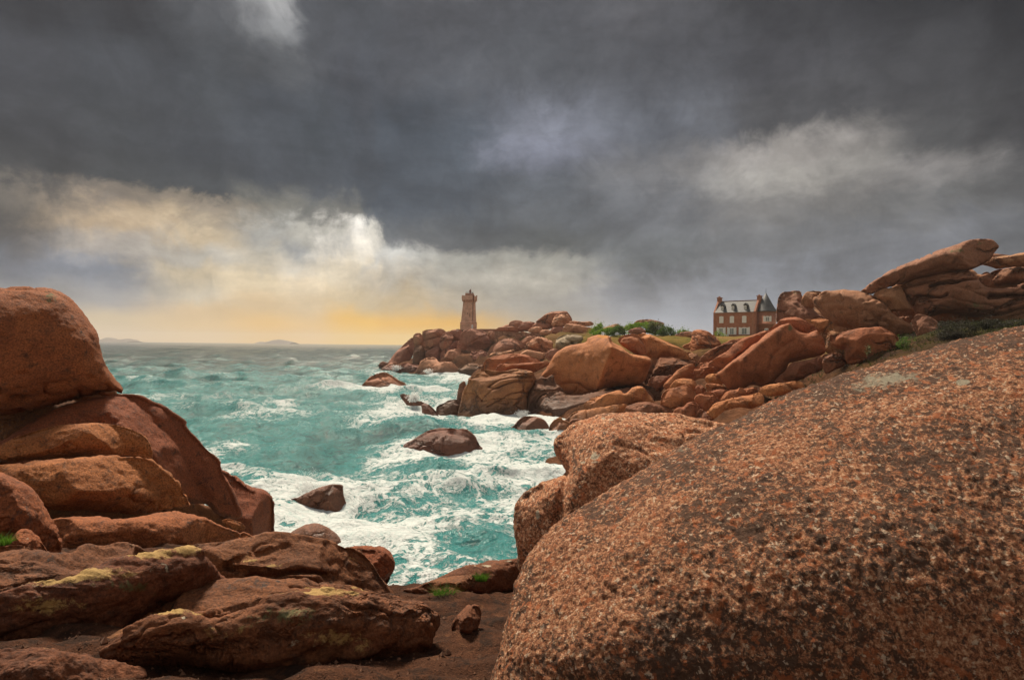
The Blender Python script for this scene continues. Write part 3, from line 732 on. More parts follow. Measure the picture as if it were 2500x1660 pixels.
rock('boulder', 'rock mass coloured dark as the shade in clefts between the stacked slabs on the left', CE([(-300,600),(100,640),(330,620),(480,600),(610,602),(650,640),(740,760),(820,900),(1000,1150),(1150,1260),(1240,1330),(1230,1480),(900,1560),(-300,1560)]), 18.9, M_front, T=0.5, TB=1.5, flat=0.6, spots=sp(CE, ('d',300,1000,900,600,0.5)), group=GL, grit=(0.2, 0.02))  # dark granite and grey patch put the shade of the clefts into its colour
# ================================================================== foreground ledges
GF = 'dark granite ledges in the foreground'
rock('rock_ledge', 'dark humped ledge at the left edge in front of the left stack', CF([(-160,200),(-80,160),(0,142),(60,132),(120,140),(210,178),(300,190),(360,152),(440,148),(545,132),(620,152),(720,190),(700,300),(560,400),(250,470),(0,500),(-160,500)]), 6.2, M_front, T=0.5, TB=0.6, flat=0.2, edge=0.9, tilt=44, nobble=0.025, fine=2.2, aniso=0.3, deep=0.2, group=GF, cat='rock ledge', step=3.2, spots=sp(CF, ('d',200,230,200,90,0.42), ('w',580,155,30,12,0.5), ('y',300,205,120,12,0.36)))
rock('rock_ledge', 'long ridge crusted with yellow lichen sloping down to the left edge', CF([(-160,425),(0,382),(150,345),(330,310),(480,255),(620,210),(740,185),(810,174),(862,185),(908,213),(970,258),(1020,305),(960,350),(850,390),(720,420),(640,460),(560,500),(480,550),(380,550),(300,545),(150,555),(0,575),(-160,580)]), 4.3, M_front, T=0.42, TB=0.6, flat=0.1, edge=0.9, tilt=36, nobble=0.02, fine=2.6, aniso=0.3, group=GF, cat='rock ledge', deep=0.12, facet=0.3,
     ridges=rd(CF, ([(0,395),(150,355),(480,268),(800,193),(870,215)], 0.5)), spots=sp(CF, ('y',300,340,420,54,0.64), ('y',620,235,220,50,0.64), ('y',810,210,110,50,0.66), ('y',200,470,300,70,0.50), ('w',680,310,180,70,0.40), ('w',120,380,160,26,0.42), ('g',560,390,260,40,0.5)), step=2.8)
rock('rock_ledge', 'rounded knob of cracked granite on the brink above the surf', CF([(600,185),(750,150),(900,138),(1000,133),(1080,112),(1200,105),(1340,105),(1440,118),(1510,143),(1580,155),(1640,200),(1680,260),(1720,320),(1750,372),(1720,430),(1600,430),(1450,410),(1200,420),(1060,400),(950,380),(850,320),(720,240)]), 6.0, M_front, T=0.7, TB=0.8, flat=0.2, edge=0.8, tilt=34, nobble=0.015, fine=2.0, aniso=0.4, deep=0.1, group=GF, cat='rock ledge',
     creases=cr(CF, ([(1120,316),(1175,327),(1300,302),(1440,312),(1580,335)], 16, 0.34), ([(1000,277),(1090,225),(1180,213),(1270,178)], 13, 0.26), ([(1020,275),(1080,300),(1140,318)], 10, 0.3), ([(1060,255),(1130,268),(1210,250)], 9, 0.2), ([(1400,200),(1500,240),(1600,250)], 12, 0.06)),
     spots=sp(CF, ('y',1120,240,90,34,0.52), ('y',1220,275,80,22,0.5), ('y',1560,200,120,20,0.4), ('w',1090,265,40,12,0.4)), step=2.8)
rock('rock', 'smooth round rock peeping out behind the cracked knob over the surf', CF([(1500,160),(1560,136),(1620,130),(1700,135),(1740,165),(1753,205),(1738,250),(1715,300),(1660,320),(1600,300),(1520,240)]), 7.4, M_left, T=0.5, group=GF)
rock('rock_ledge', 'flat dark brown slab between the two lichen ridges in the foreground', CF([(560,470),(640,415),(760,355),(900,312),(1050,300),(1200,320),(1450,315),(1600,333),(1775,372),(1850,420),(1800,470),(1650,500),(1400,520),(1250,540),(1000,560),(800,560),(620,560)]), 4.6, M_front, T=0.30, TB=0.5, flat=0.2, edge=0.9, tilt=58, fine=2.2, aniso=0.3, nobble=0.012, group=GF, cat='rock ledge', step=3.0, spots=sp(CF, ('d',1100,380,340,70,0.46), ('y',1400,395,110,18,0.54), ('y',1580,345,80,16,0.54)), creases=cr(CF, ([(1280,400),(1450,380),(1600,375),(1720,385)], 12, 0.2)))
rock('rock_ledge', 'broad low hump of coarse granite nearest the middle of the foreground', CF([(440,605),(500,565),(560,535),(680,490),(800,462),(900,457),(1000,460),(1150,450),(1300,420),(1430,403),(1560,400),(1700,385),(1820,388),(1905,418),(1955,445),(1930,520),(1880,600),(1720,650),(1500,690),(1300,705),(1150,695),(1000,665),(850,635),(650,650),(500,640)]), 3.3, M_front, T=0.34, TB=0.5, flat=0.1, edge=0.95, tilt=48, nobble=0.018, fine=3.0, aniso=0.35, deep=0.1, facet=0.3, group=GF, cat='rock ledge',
     ridges=rd(CF, ([(560,545),(700,497),(830,475)], 0.3), ([(1150,462),(1300,432),(1450,416),(1700,398)], 0.35)), creases=cr(CF, ([(820,470),(900,500),(960,520),(1060,480),(1140,455)], 20, 0.2)),
     spots=sp(CF, ('y',1330,445,380,40,0.63), ('y',740,495,230,36,0.62), ('y',1500,640,360,50,0.50), ('y',1000,600,300,50,0.42), ('w',1350,650,360,50,0.38), ('g',1250,560,400,70,0.46), ('w',830,535,12,8,0.7)), step=2.8)
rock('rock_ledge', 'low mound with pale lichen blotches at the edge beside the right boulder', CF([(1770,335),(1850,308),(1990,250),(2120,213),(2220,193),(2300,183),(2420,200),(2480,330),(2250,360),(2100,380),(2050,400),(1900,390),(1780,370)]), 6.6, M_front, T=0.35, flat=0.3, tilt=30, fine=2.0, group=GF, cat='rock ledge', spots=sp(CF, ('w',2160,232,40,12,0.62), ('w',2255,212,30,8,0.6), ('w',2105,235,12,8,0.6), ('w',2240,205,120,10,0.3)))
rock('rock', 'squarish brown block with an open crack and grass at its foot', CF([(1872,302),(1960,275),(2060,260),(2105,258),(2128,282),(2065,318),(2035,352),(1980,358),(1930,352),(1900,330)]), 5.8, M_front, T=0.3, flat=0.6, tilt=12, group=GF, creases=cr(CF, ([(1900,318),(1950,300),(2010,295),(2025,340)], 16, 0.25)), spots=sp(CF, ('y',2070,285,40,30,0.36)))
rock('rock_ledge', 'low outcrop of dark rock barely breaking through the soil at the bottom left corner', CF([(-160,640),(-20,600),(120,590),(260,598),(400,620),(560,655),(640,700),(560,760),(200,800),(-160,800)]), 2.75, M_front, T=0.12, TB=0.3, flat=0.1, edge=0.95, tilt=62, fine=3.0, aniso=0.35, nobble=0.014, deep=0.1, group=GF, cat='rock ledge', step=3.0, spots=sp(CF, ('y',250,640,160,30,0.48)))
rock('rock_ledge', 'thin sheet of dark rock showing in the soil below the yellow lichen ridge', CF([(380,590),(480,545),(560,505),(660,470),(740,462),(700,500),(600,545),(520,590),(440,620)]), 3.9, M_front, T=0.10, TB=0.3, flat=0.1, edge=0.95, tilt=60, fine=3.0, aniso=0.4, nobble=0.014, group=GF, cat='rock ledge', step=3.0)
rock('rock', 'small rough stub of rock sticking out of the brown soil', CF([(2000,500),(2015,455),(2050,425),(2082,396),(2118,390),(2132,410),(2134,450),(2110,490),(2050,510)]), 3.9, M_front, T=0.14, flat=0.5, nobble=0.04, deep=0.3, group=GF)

# ================================================================== two big boulders on the right
rock('boulder', 'enormous coarse grained boulder filling the lower right corner', CZ([(1118,1640),(1150,1530),(1168,1430),(1196,1345),(1270,1272),(1352,1214),(1442,1154),(1517,1102),(1602,1045),(1682,1002),(1762,962),(1852,927),(1952,892),(2060,862),(2180,824),(2290,808),(2371,800),(2560,786),(2760,805),(2850,900),(2850,1300),(2700,1700),(2200,1830),(1500,1830),(1180,1760)]), 2.6, M_near, T=0.60, TB=0.6, flat=0.05, edge=0.9,
     plane3=[(1150*S,1500*S,2.3),(2361*S,742*S,3.2),(2361*S,1568*S,1.95)], lump=0.5, fine=0.6, facet=0.1, cracks=0.0, grit=(0.045, 0.011),
     spots=sp(CZ, ('w',1990,1010,130,50,0.56), ('w',2110,1020,80,30,0.42), ('w',2140,1050,16,11,0.9), ('w',2270,1050,18,12,0.6), ('w',2290,1025,16,10,0.6), ('w',1570,1130,28,18,0.5), ('w',2120,1440,30,22,0.45), ('g',1750,1130,30,14,0.5), ('w',2280,1260,60,50,0.42), ('g',2150,1320,80,50,0.4)), step=3.4)
rock('boulder', 'pale topped boulder with a hooked nose behind the enormous coarse boulder', CH([(352,280),(355,240),(390,195),(450,150),(560,110),(640,95),(760,87),(900,87),(1020,95),(1130,120),(1300,140),(1450,260),(1450,600),(1200,850),(900,1000),(500,1040),(300,1020),(170,985),(150,945),(150,850),(135,770),(122,690),(128,620),(150,545),(200,500),(290,455),(380,435),(414,412),(400,380),(378,330)]), 6.0, M_second, T=0.85, TB=1.3, flat=0.4, edge=0.5, tilt=22,
     creases=cr(CH, ([(400,405),(445,440),(440,520),(430,600),(400,700)], 26, 0.22)), ridges=rd(CH, ([(640,170),(900,150),(1100,200)], 0.1)),
     spots=sp(CH, ('w',605,385,38,32,0.62), ('w',545,412,25,12,0.6), ('w',600,420,40,12,0.5), ('w',640,155,18,7,0.75), ('w',685,185,20,10,0.65), ('w',740,185,10,5,0.7), ('w',865,175,26,8,0.65), ('w',495,215,14,6,0.75), ('w',610,245,25,8,0.45), ('w',1090,160,80,14,0.5), ('w',295,660,18,45,0.62), ('w',165,910,8,30,0.6)), lump=0.5, step=2.8, cracks=0.2, grit=(0.08, 0.014), facet=0.4)

# ================================================================== rocks standing in the sea
GS = 'rocks washed by the sea'
rock('sea_rock', 'dome shaped rock in the surf off the point of the headland', CG([(772,122),(790,85),(830,50),(880,30),(920,25),(960,40),(1010,75),(1060,105),(1102,132),(1085,162),(1000,168),(900,168),(800,166)]), 108, M_sea, flat=0.15, sea=True, tilt=18, group=GS, cat='sea rock')
rock('sea_rock', 'long humpbacked rock with a crack, white water pouring over its side', CG([(1060,512),(1110,465),(1180,415),(1250,396),(1330,390),(1430,392),(1480,410),(1512,450),(1540,500),(1558,532),(1500,555),(1410,566),(1300,566),(1150,555)]), 50, M_sea, flat=0.2, auto=False, facet=0.5, cracks=0.8, fine=1.8, sea=True, tilt=18, group=GS, cat='sea rock', creases=cr(CG, ([(1340,437),(1400,452),(1460,460),(1500,480),(1535,515)], 7, 0.2)))
rock('sea_rock', 'small wedge shaped rock in the foam with a splash behind it', CG([(285,862),(350,840),(420,808),(520,773),(632,767),(646,830),(655,880),(640,900),(560,895),(440,900),(370,895)]), 32.6, M_sea, flat=0.35, sea=True, tilt=15, group=GS, cat='sea rock', ridges=rd(CG, ([(520,785),(600,800),(640,880)], 0.3), ([(300,860),(430,820),(530,785)], 0.2)))
rock('sea_rock', 'low rock barely above the foam behind the cracked knob', CG([(285,1110),(330,1060),(420,1022),(500,1028),(560,1060),(615,1110),(640,1160),(430,1175),(250,1160)]), 25.0, M_sea, flat=0.0, facet=0.2, cracks=0, sea=True, tilt=14, group=GS, cat='sea rock')
rock('sea_rock', 'flat red rock awash just in front of the dome shaped rock', CA([(300,1192),(350,1183),(420,1208),(492,1250),(470,1270),(400,1262),(330,1240)]), 90, M_sea, flat=0.3, sea=True, tilt=30, group=GS, cat='sea rock')
rock('sea_rock', 'jagged red rock in white water between the dome rock and the humpback', CA([(488,1252),(540,1272),(592,1298),(655,1342),(640,1362),(580,1368),(530,1370),(508,1312)]), 76, M_sea, flat=0.35, sea=True, tilt=20, group=GS, cat='sea rock', strata=(25, 18, 0.12))
rock('sea_rock', 'thin layered ledge sticking out into the foam from the cliff foot', CA([(655,1302),(720,1270),(762,1243),(850,1238),(895,1270),(885,1328),(780,1334),(680,1330)]), 79, M_grey, flat=0.4, sea=True, tilt=20, group=GS, cat='sea rock', strata=(-8, 22, 0.2))
rock('sea_rock', 'smooth grey dome at the water edge right of the humpbacked rock', CA([(1338,1532),(1400,1470),(1450,1415),(1510,1390),(1590,1394),(1660,1418),(1708,1460),(1732,1522),(1720,1556),(1600,1562),(1420,1556)]), 61, M_sea, flat=0.2, sea=True, tilt=14, group=GS, cat='sea rock', spots=sp(CA, ('d',1450,1480,90,60,0.5)))
rock('sea_rock', 'orange tipped pointed rock beside the smooth grey dome', CH([(322,200),(324,150),(345,110),(385,88),(405,104),(445,125),(446,180),(400,212),(350,212)]), 57, M_cliff, flat=0.4, sea=True, group=GS, cat='sea rock', spots=sp(CH, ('y',390,100,25,16,0.55)), ridges=rd(CH, ([(390,95),(380,140),(370,200)], 0.3)))
rock('sea_rock', 'brown block between the pointed rock and the hooked boulder', CH([(432,180),(440,120),(470,100),(520,108),(550,125),(540,170),(480,190)]), 57.5, M_cliff, flat=0.4, sea=True, group=GS, cat='sea rock', ridges=rd(CH, ([(450,120),(500,125),(545,150)], 0.2)))
rock('sea_rock', 'flat rock under a sheet of running water below the cliff', CG([(1505,385),(1540,368),(1600,364),(1665,372),(1690,392),(1650,412),(1560,412)]), 64, M_grey, flat=0.3, sea=True, tilt=40, group=GS, cat='sea rock')

# ================================================================== cliff in the middle
GK = 'rocks of the cliff across the cove'
rock('cliff_rock', 'massive fissured cliff face with orange lichen along its upper rim', CA([(890,1300),(900,1190),(945,1090),(948,1050),(1020,1000),(1100,958),(1200,966),(1290,976),(1380,960),(1480,965),(1560,980),(1592,1020),(1602,1060),(1572,1120),(1522,1180),(1502,1260),(1492,1335),(1430,1372),(1350,1388),(1200,1394),(1080,1392),(980,1374),(920,1352)]), 78, M_brown, T=4.2, TB=5, flat=0.55, edge=0.5, tilt=16, sea=True, group=GK, cat='rock', step=1.3, facet=0.5,
     creases=cr(CA, ([(940,1060),(1010,1030),(1100,985),(1190,1035),(1300,1012),(1450,1032),(1595,1036)], 6.2, 0.184), ([(1150,1172),(1250,1110),(1400,1080),(1590,1052)], 5.58, 0.207), ([(1090,1292),(1150,1230),(1300,1150),(1420,1112),(1560,1090)], 6.82, 0.253), ([(1140,1352),(1250,1290),(1350,1232),(1480,1200),(1530,1180)], 6.2, 0.23), ([(1090,1292),(1160,1290),(1250,1272)], 4.96, 0.1725), ([(930,1200),(1010,1210),(1090,1290)], 5.58, 0.115), ([(1150,1172),(1200,1190),(1240,1180)], 4.96, 0.138), ([(1480,1200),(1490,1260),(1530,1240)], 4.34, 0.161)),
     ridges=rd(CA, ([(960,1090),(1100,1000),(1300,1020),(1560,1010)], 0.25)),
     spots=sp(CA, ('y',1150,990,170,22,0.44), ('y',1400,980,160,22,0.46), ('y',980,1020,50,30,0.4), ('d',960,1250,60,90,0.36)))
rock('cliff_rock', 'stepped orange ledges on top of the fissured cliff face', CA([(1080,942),(1130,880),(1250,838),(1400,823),(1560,838),(1645,870),(1640,920),(1500,940),(1350,920),(1250,960),(1220,980),(1150,980),(1090,975)]), 88, M_cliff, T=2.4, flat=0.4, tilt=26, group=GK, cat='rock', strata=(-6, 26, 0.14), spots=sp(CA, ('y',1300,870,200,40,0.36)), creases=cr(CA, ([(1100,945),(1150,900),(1280,865),(1450,860)], 9, 0.12)))
rock('cliff_rock', 'rolled tongue of orange rock lying across the stepped ledges', CA([(1213,950),(1230,915),(1270,893),(1350,908),(1450,903),(1590,893),(1700,868),(1725,900),(1655,945),(1562,985),(1480,978),(1370,965),(1280,980),(1230,974)]), 82, M_smooth, T=1.5, flat=0.3, tilt=20, group=GK, cat='rock', spots=sp(CA, ('y',1300,930,120,30,0.40)), creases=cr(CA, ([(1560,980),(1600,920),(1710,885)], 8, 0.15)))
rock('cliff_rock', 'grey pillar of rock at the seaward corner of the fissured cliff', CA([(843,1240),(860,1120),(882,1078),(922,1066),(935,1150),(912,1240),(890,1270)]), 80, M_grey, flat=0.4, sea=True, group=GK, cat='rock', creases=cr(CA, ([(890,1090),(880,1180),(870,1250)], 6, 0.14)))
rock('cliff_rock', 'dark broken buttress between the fissured cliff and the smooth grey rock', CA([(1500,1345),(1490,1260),(1510,1200),(1560,1120),(1600,1050),(1650,1008),(1700,1028),(1760,1000),(1790,1080),(1862,1140),(1850,1190),(1740,1210),(1650,1250),(1615,1330),(1595,1390),(1540,1372)]), 79, M_grey, T=2.6, flat=0.5, tilt=10, sea=True, group=GK, cat='rock', step=2.2,
     creases=cr(CA, ([(1500,1260),(1560,1150),(1620,1090),(1750,1050)], 9, 0.2), ([(1560,1340),(1600,1230),(1680,1170),(1850,1160)], 10, 0.22), ([(1520,1200),(1600,1180),(1660,1120),(1770,1080)], 8, 0.18), ([(1480,1210),(1510,1250),(1500,1320)], 8, 0.18)))
rock('cliff_rock', 'smooth slate grey rock rising from the surf below the great angular boulder', CB([(20,1055),(40,970),(110,890),(170,868),(250,870),(300,905),(380,915),(500,880),(700,850),(830,830),(960,860),(1010,940),(870,970),(770,985),(600,1000),(460,1020),(340,1040),(270,1095),(200,1088),(60,1080)]), 75, M_grey, T=3.2, TB=5, flat=0.4, tilt=24, sea=True, group=GK, cat='rock',
     creases=cr(CB, ([(180,880),(160,960),(140,1070)], 10, 0.1), ([(60,930),(60,1010),(50,1070)], 8, 0.12)), spots=sp(CB, ('d',160,960,200,110,0.5), ('d',420,960,150,50,0.4)))
rock('cliff_rock', 'sloping orange stained slab with a rounded hump under the angular boulder', CB([(420,975),(500,912),(600,893),(720,868),(760,900),(820,845),(880,822),(930,850),(1012,962),(1010,990),(920,965),(860,970),(760,995),(620,1010),(470,1020)]), 71.5, M_smooth, T=1.8, flat=0.25, tilt=26, group=GK, cat='rock', spots=sp(CB, ('y',900,880,80,50,0.46), ('y',780,950,160,22,0.4)), ridges=rd(CB, ([(880,835),(900,890),(1000,960)], 0.3)))
rock('cliff_rock', 'low orange ledge split by a vertical crack just above the water', CB([(258,1105),(330,1042),(440,1015),(600,985),(740,972),(782,980),(765,1055),(700,1075),(580,1110),(470,1135),(400,1118),(300,1125)]), 63, M_cliff, T=1.6, flat=0.5, tilt=18, sea=True, group=GK, cat='rock', creases=cr(CB, ([(452,1015),(448,1060),(460,1130)], 9, 0.3), ([(320,1060),(300,1110)], 8, 0.15)), spots=sp(CB, ('y',560,1000,200,26,0.44), ('y',400,1040,60,20,0.4)))
rock('cliff_rock', 'rounded brown ledge continuing the split orange ledge to the right', CB([(752,1060),(788,985),(920,960),(1040,975),(1132,998),(1165,1040),(1130,1090),(1000,1110),(850,1110),(765,1100)]), 60.5, M_brown, T=1.6, flat=0.35, tilt=20, group=GK, cat='rock', spots=sp(CB, ('y',880,975,120,16,0.42), ('y',1110,1010,50,20,0.4), ('d',960,1040,150,40,0.36)), ridges=rd(CB, ([(790,990),(830,1010),(900,1080)], 0.2)))
rock('cliff_rock', 'orange block leaning against the end of the rounded brown ledge', CB([(1148,1062),(1190,1000),(1240,990),(1270,960),(1340,948),(1382,1000),(1362,1062),(1292,1110),(1240,1125),(1180,1110)]), 55, M_cliff, flat=0.5, group=GK, cat='rock', creases=cr(CB, ([(1270,962),(1235,1000),(1250,1060)], 8, 0.14)), spots=sp(CB, ('y',1200,1020,60,40,0.4), ('y',1300,1080,60,30,0.36)))
rock('cliff_rock', 'little orange stone in front of the leaning orange block', CB([(1125,1080),(1180,1060),(1250,1070),(1265,1105),(1200,1130),(1140,1115)]), 52, M_cliff, group=GK, cat='rock', spots=sp(CB, ('y',1200,1080,60,20,0.5)))
rock('cliff_rock', 'low brown slab showing over the pale topped boulder', CB([(1265,1115),(1330,1085),(1450,1078),(1480,1095),(1440,1150),(1300,1160)]), 48, M_brown, tilt=25, group=GK, cat='rock')
rock('cliff_rock', 'great angular boulder with a flat right facet and a yellow lichen cap', CB([(72,738),(130,640),(180,560),(260,500),(350,470),(435,450),(452,420),(520,395),(600,392),(650,410),(662,450),(740,492),(800,545),(930,580),(972,622),(952,700),(900,800),(700,822),(540,852),(500,892),(370,924),(280,892),(200,822),(180,765),(100,752)]), 82, M_smooth, T=4.0, TB=6, flat=0.3, edge=0.45, swell=0.5, facet=0.0, tilt=2, group=GK, cat='rock', step=2.4, cracks=0.25, lump=0.6,
     ridges=rd(CB, ([(620,420),(640,520),(600,620),(565,720),(530,835)], 0.75), ([(640,510),(760,545),(880,590),(960,620)], 0.55)),
     creases=cr(CB, ([(250,800),(380,790),(420,820),(500,860)], 10, 0.14), ([(280,880),(350,860),(370,810)], 8, 0.1), ([(440,460),(430,560),(380,700)], 16, 0.06)),
     spots=sp(CB, ('y',580,405,70,28,0.75), ('y',570,770,40,90,0.40), ('y',560,560,40,120,0.3), ('g',430,640,160,120,0.34)))
rock('cliff_rock', 'rounded flake of rock leaning behind the angular boulder', CB([(703,430),(760,400),(840,391),(882,410),(922,470),(942,540),(936,566),(850,555),(780,515),(725,475)]), 86, M_smooth, flat=0.55, tilt=14, group=GK, cat='rock')
rock('cliff_rock', 'smooth slope of rock falling right from the rounded flake', CB([(860,402),(940,398),(1010,418),(1130,468),(1250,528),(1312,602),(1250,605),(1150,590),(1080,580),(960,612),(940,560),(915,470)]), 88, M_smooth, T=2.2, flat=0.35, tilt=24, group=GK, cat='rock', ridges=rd(CB, ([(900,410),(960,500),(1000,560)], 0.2)), spots=sp(CB, ('g',1200,540,80,30,0.36)))
rock('cliff_rock', 'rounded rock under the smooth slope right of the angular boulder', CB([(950,660),(972,605),(1080,583),(1250,598),(1315,610),(1345,632),(1260,690),(1150,735),(1000,760),(930,810),(920,760)]), 85, M_brown, T=2.2, flat=0.35, tilt=14, group=GK, cat='rock', creases=cr(CB, ([(1080,590),(1090,612),(1130,600)], 6, 0.1), ([(960,720),(1060,700),(1200,690)], 8, 0.12)))
rock('cliff_rock', 'orange capped rock standing up in front of the grass by the house', CB([(1232,490),(1300,458),(1318,372),(1358,355),(1420,365),(1480,400),(1542,450),(1552,495),(1482,545),(1422,565),(1380,598),(1330,575),(1280,535)]), 96, M_cliff, T=3.0, flat=0.4, tilt=10, group=GK, cat='rock', spots=sp(CB, ('y',1370,358,60,14,0.6)), creases=cr(CB, ([(1300,460),(1380,480),(1450,470)], 12, 0.08)))
rock('cliff_rock', 'shadowed angular block at the right foot of the angular boulder', CB([(950,800),(990,738),(1090,738),(1152,725),(1100,790),(1085,835),(1042,880),(1005,840)]), 75, M_brown, flat=0.5, group=GK, cat='rock', ridges=rd(CB, ([(990,745),(1050,790),(1045,865)], 0.3)))
rock('cliff_rock', 'long smooth tongue of rock climbing towards the house', CB([(1085,800),(1168,722),(1260,668),(1330,645),(1350,700),(1345,770),(1255,780),(1160,850),(1095,840)]), 73, M_smooth, T=1.6, flat=0.3, tilt=22, group=GK, cat='rock', ridges=rd(CB, ([(1110,800),(1200,730),(1320,670)], 0.2)))
rock('cliff_rock', 'bulging egg shaped boulder low among the tumbled rocks', CB([(1056,982),(1060,910),(1100,852),(1180,830),(1272,808),(1332,860),(1347,912),(1322,965),(1250,990),(1180,1005),(1100,1000)]), 60.5, M_smooth, T=2.1, flat=0.3, group=GK, cat='rock', spots=sp(CB, ('d',1250,880,60,50,0.3)))
rock('cliff_rock', 'smooth shoulder of rock above the egg shaped boulder', CB([(1120,850),(1180,768),(1290,758),(1346,790),(1345,870),(1280,830),(1190,845)]), 65, M_smooth, T=1.5, flat=0.3, group=GK, cat='rock')
rock('cliff_rock', 'heart shaped boulder right of the egg shaped one', CB([(1333,942),(1350,898),(1420,868),(1492,870),(1528,930),(1522,962),(1442,1025),(1390,1008)]), 55.5, M_smooth, flat=0.35, group=GK, cat='rock')
rock('cliff_rock', 'small round stone tucked over the heart shaped boulder', CB([(1337,855),(1350,820),(1390,808),(1428,850),(1412,890),(1360,902)]), 62, M_cliff, flat=0.3, group=GK, cat='rock')
rock('cliff_rock', 'knobbly weathered rock left of the giant slanting boulder', CB([(1325,695),(1370,640),(1450,622),(1522,648),(1560,672),(1505,715),(1442,750),(1370,760),(1338,750)]), 70, M_cliff, T=1.6, flat=0.4, nobble=0.09, group=GK, cat='rock', creases=cr(CB, ([(1350,720),(1400,690),(1480,690)], 9, 0.2)))
rock('cliff_rock', 'blunt stone jammed under the tip of the slanting boulder', CB([(1422,775),(1440,730),(1512,718),(1552,760),(1565,810),(1480,812)]), 66, M_cliff, group=GK, cat='rock')
rock('cliff_rock', 'pair of squat stones fused together under the blunt stone', CB([(1428,845),(1435,798),(1500,800),(1552,808),(1622,842),(1600,872),(1520,866),(1460,866)]), 63, M_cliff, group=GK, cat='rock', creases=cr(CB, ([(1520,800),(1515,840),(1525,870)], 8, 0.25)))
rock('cliff_rock', 'rounded slab sloping down beside the heart shaped boulder', CB([(1425,875),(1500,850),(1570,848),(1614,870),(1565,930),(1520,945)]), 58, M_cliff, tilt=20, group=GK, cat='rock')
rock('cliff_rock', 'cracked pavement like slab below the giant slanting boulder', CB([(1545,935),(1590,880),(1700,858),(1780,848),(1900,830),(1890,890),(1740,915),(1680,950),(1600,965)]), 52.5, M_cliff, T=0.9, tilt=34, group=GK, cat='rock', creases=cr(CB, ([(1740,860),(1760,890),(1700,930)], 6, 0.2)))
rock('cliff_rock', 'broad pinkish slab sloping towards the cove in front of the cracked slab', CB([(1435,1035),(1520,968),(1620,958),(1740,908),(1880,885),(1900,960),(1750,1020),(1620,1070),(1520,1095),(1450,1065)]), 47, M_cliff, T=1.1, tilt=34, group=GK, cat='rock', creases=cr(CB, ([(1540,1050),(1620,1000),(1760,960)], 7, 0.12)))
rock('cliff_rock', 'low dark stone between the leaning orange block and the pinkish slab', CB([(1350,1070),(1380,1008),(1430,1028),(1522,1082),(1480,1110),(1390,1105)]), 50, M_brown, group=GK, cat='rock')
rock('cliff_rock', 'thin slab running back under the giant slanting boulder', CB([(1860,880),(1900,822),(2050,798),(2200,780),(2230,840),(2000,900)]), 50, M_cliff, T=0.8, tilt=20, group=GK, cat='rock')

# ================================================================== slanting giants and ridge on the right
GR = 'great boulders of the ridge on the right'
rock('cliff_rock', 'giant slanting boulder with a blunt snout pointing down left', CC([(203,1012),(300,930),(420,830),(560,720),(700,620),(820,540),(900,505),(980,500),(1040,540),(1150,570),(1262,550),(1302,600),(1342,652),(1366,760),(1305,805),(1200,835),(1060,875),(985,890),(945,960),(866,1035),(825,1105),(700,1135),(580,1115),(500,1152),(350,1172),(298,1122),(250,1060)]), 60, M_smooth, T=3.0, TB=4, flat=0.4, edge=0.5, swell=0.65, facet=0.3, tilt=10, group=GR, cat='boulder', step=2.6, cracks=0.25, lump=0.7,
     creases=cr(CC, ([(1010,690),(900,760),(800,850),(770,970)], 14, 0.12), ([(1340,720),(1200,700),(1060,830)], 14, 0.06), ([(470,850),(450,950),(430,1080)], 30, 0.08), ([(820,560),(600,740),(450,860)], 16, 0.06)),
     ridges=rd(CC, ([(980,510),(820,620),(680,730),(520,850),(330,980)], 0.6), ([(1262,556),(1330,660)], 0.3)), spots=sp(CC, ('g',970,570,50,50,0.62), ('y',820,1080,120,50,0.34), ('d',480,960,40,140,0.36)))
rock('cliff_rock', 'flat pointed flakes resting on the back of the giant slanting boulder', CC([(738,550),(830,498),(900,438),(980,418),(1060,418),(1130,448),(1200,478),(1284,550),(1200,572),(1110,580),(1050,552),(960,520),(880,525),(790,560)]), 63, M_smooth, T=1.5, flat=0.4, tilt=22, group=GR, cat='boulder', creases=cr(CC, ([(900,450),(1000,470),(1130,460)], 10, 0.12), ([(960,520),(1050,530),(1280,548)], 8, 0.12)))
rock('cliff_rock', 'loose pinkish boulder sitting between the flakes and the elephant backed boulder', CC([(1142,430),(1220,428),(1310,418),(1402,440),(1447,480),(1432,535),(1350,575),(1280,560),(1210,495)]), 66, M_cliff, flat=0.35, group=GR, spots=sp(CC, ('g',1400,535,40,20,0.55)), creases=cr(CC, ([(1190,440),(1260,490),(1330,500)], 9, 0.08)))
rock('cliff_rock', 'tapering slab wedged underneath the giant slanting boulder', CC([(815,1095),(870,1020),(940,950),(990,890),(1080,870),(1200,850),(1302,808),(1337,880),(1342,925),(1282,985),(1200,1010),(1100,1060),(950,1110)]), 57, M_brown, T=1.6, flat=0.35, tilt=8, group=GR, spots=sp(CC, ('y',1000,1000,150,50,0.34)), creases=cr(CC, ([(900,1060),(1050,1000),(1150,1030)], 8, 0.1), ([(1270,820),(1260,860)], 7, 0.15)))
rock('cliff_rock', 'square shouldered block half hidden by the enormous coarse boulder', CC([(1385,640),(1400,600),(1450,588),(1600,560),(1750,530),(1900,514),(1980,518),(2052,560),(2122,620),(2128,700),(2112,760),(1950,850),(1750,880),(1600,900),(1555,820),(1570,730),(1500,725),(1420,700)]), 53, M_cliff, T=2.0, TB=3, flat=0.5, edge=0.4, tilt=12, group=GR,
     ridges=rd(CC, ([(1400,610),(1600,640),(1700,610),(1800,640),(1960,540)], 0.18)), creases=cr(CC, ([(1560,740),(1600,780),(1580,840)], 14, 0.2)), spots=sp(CC, ('g',1800,740,25,60,0.4)))
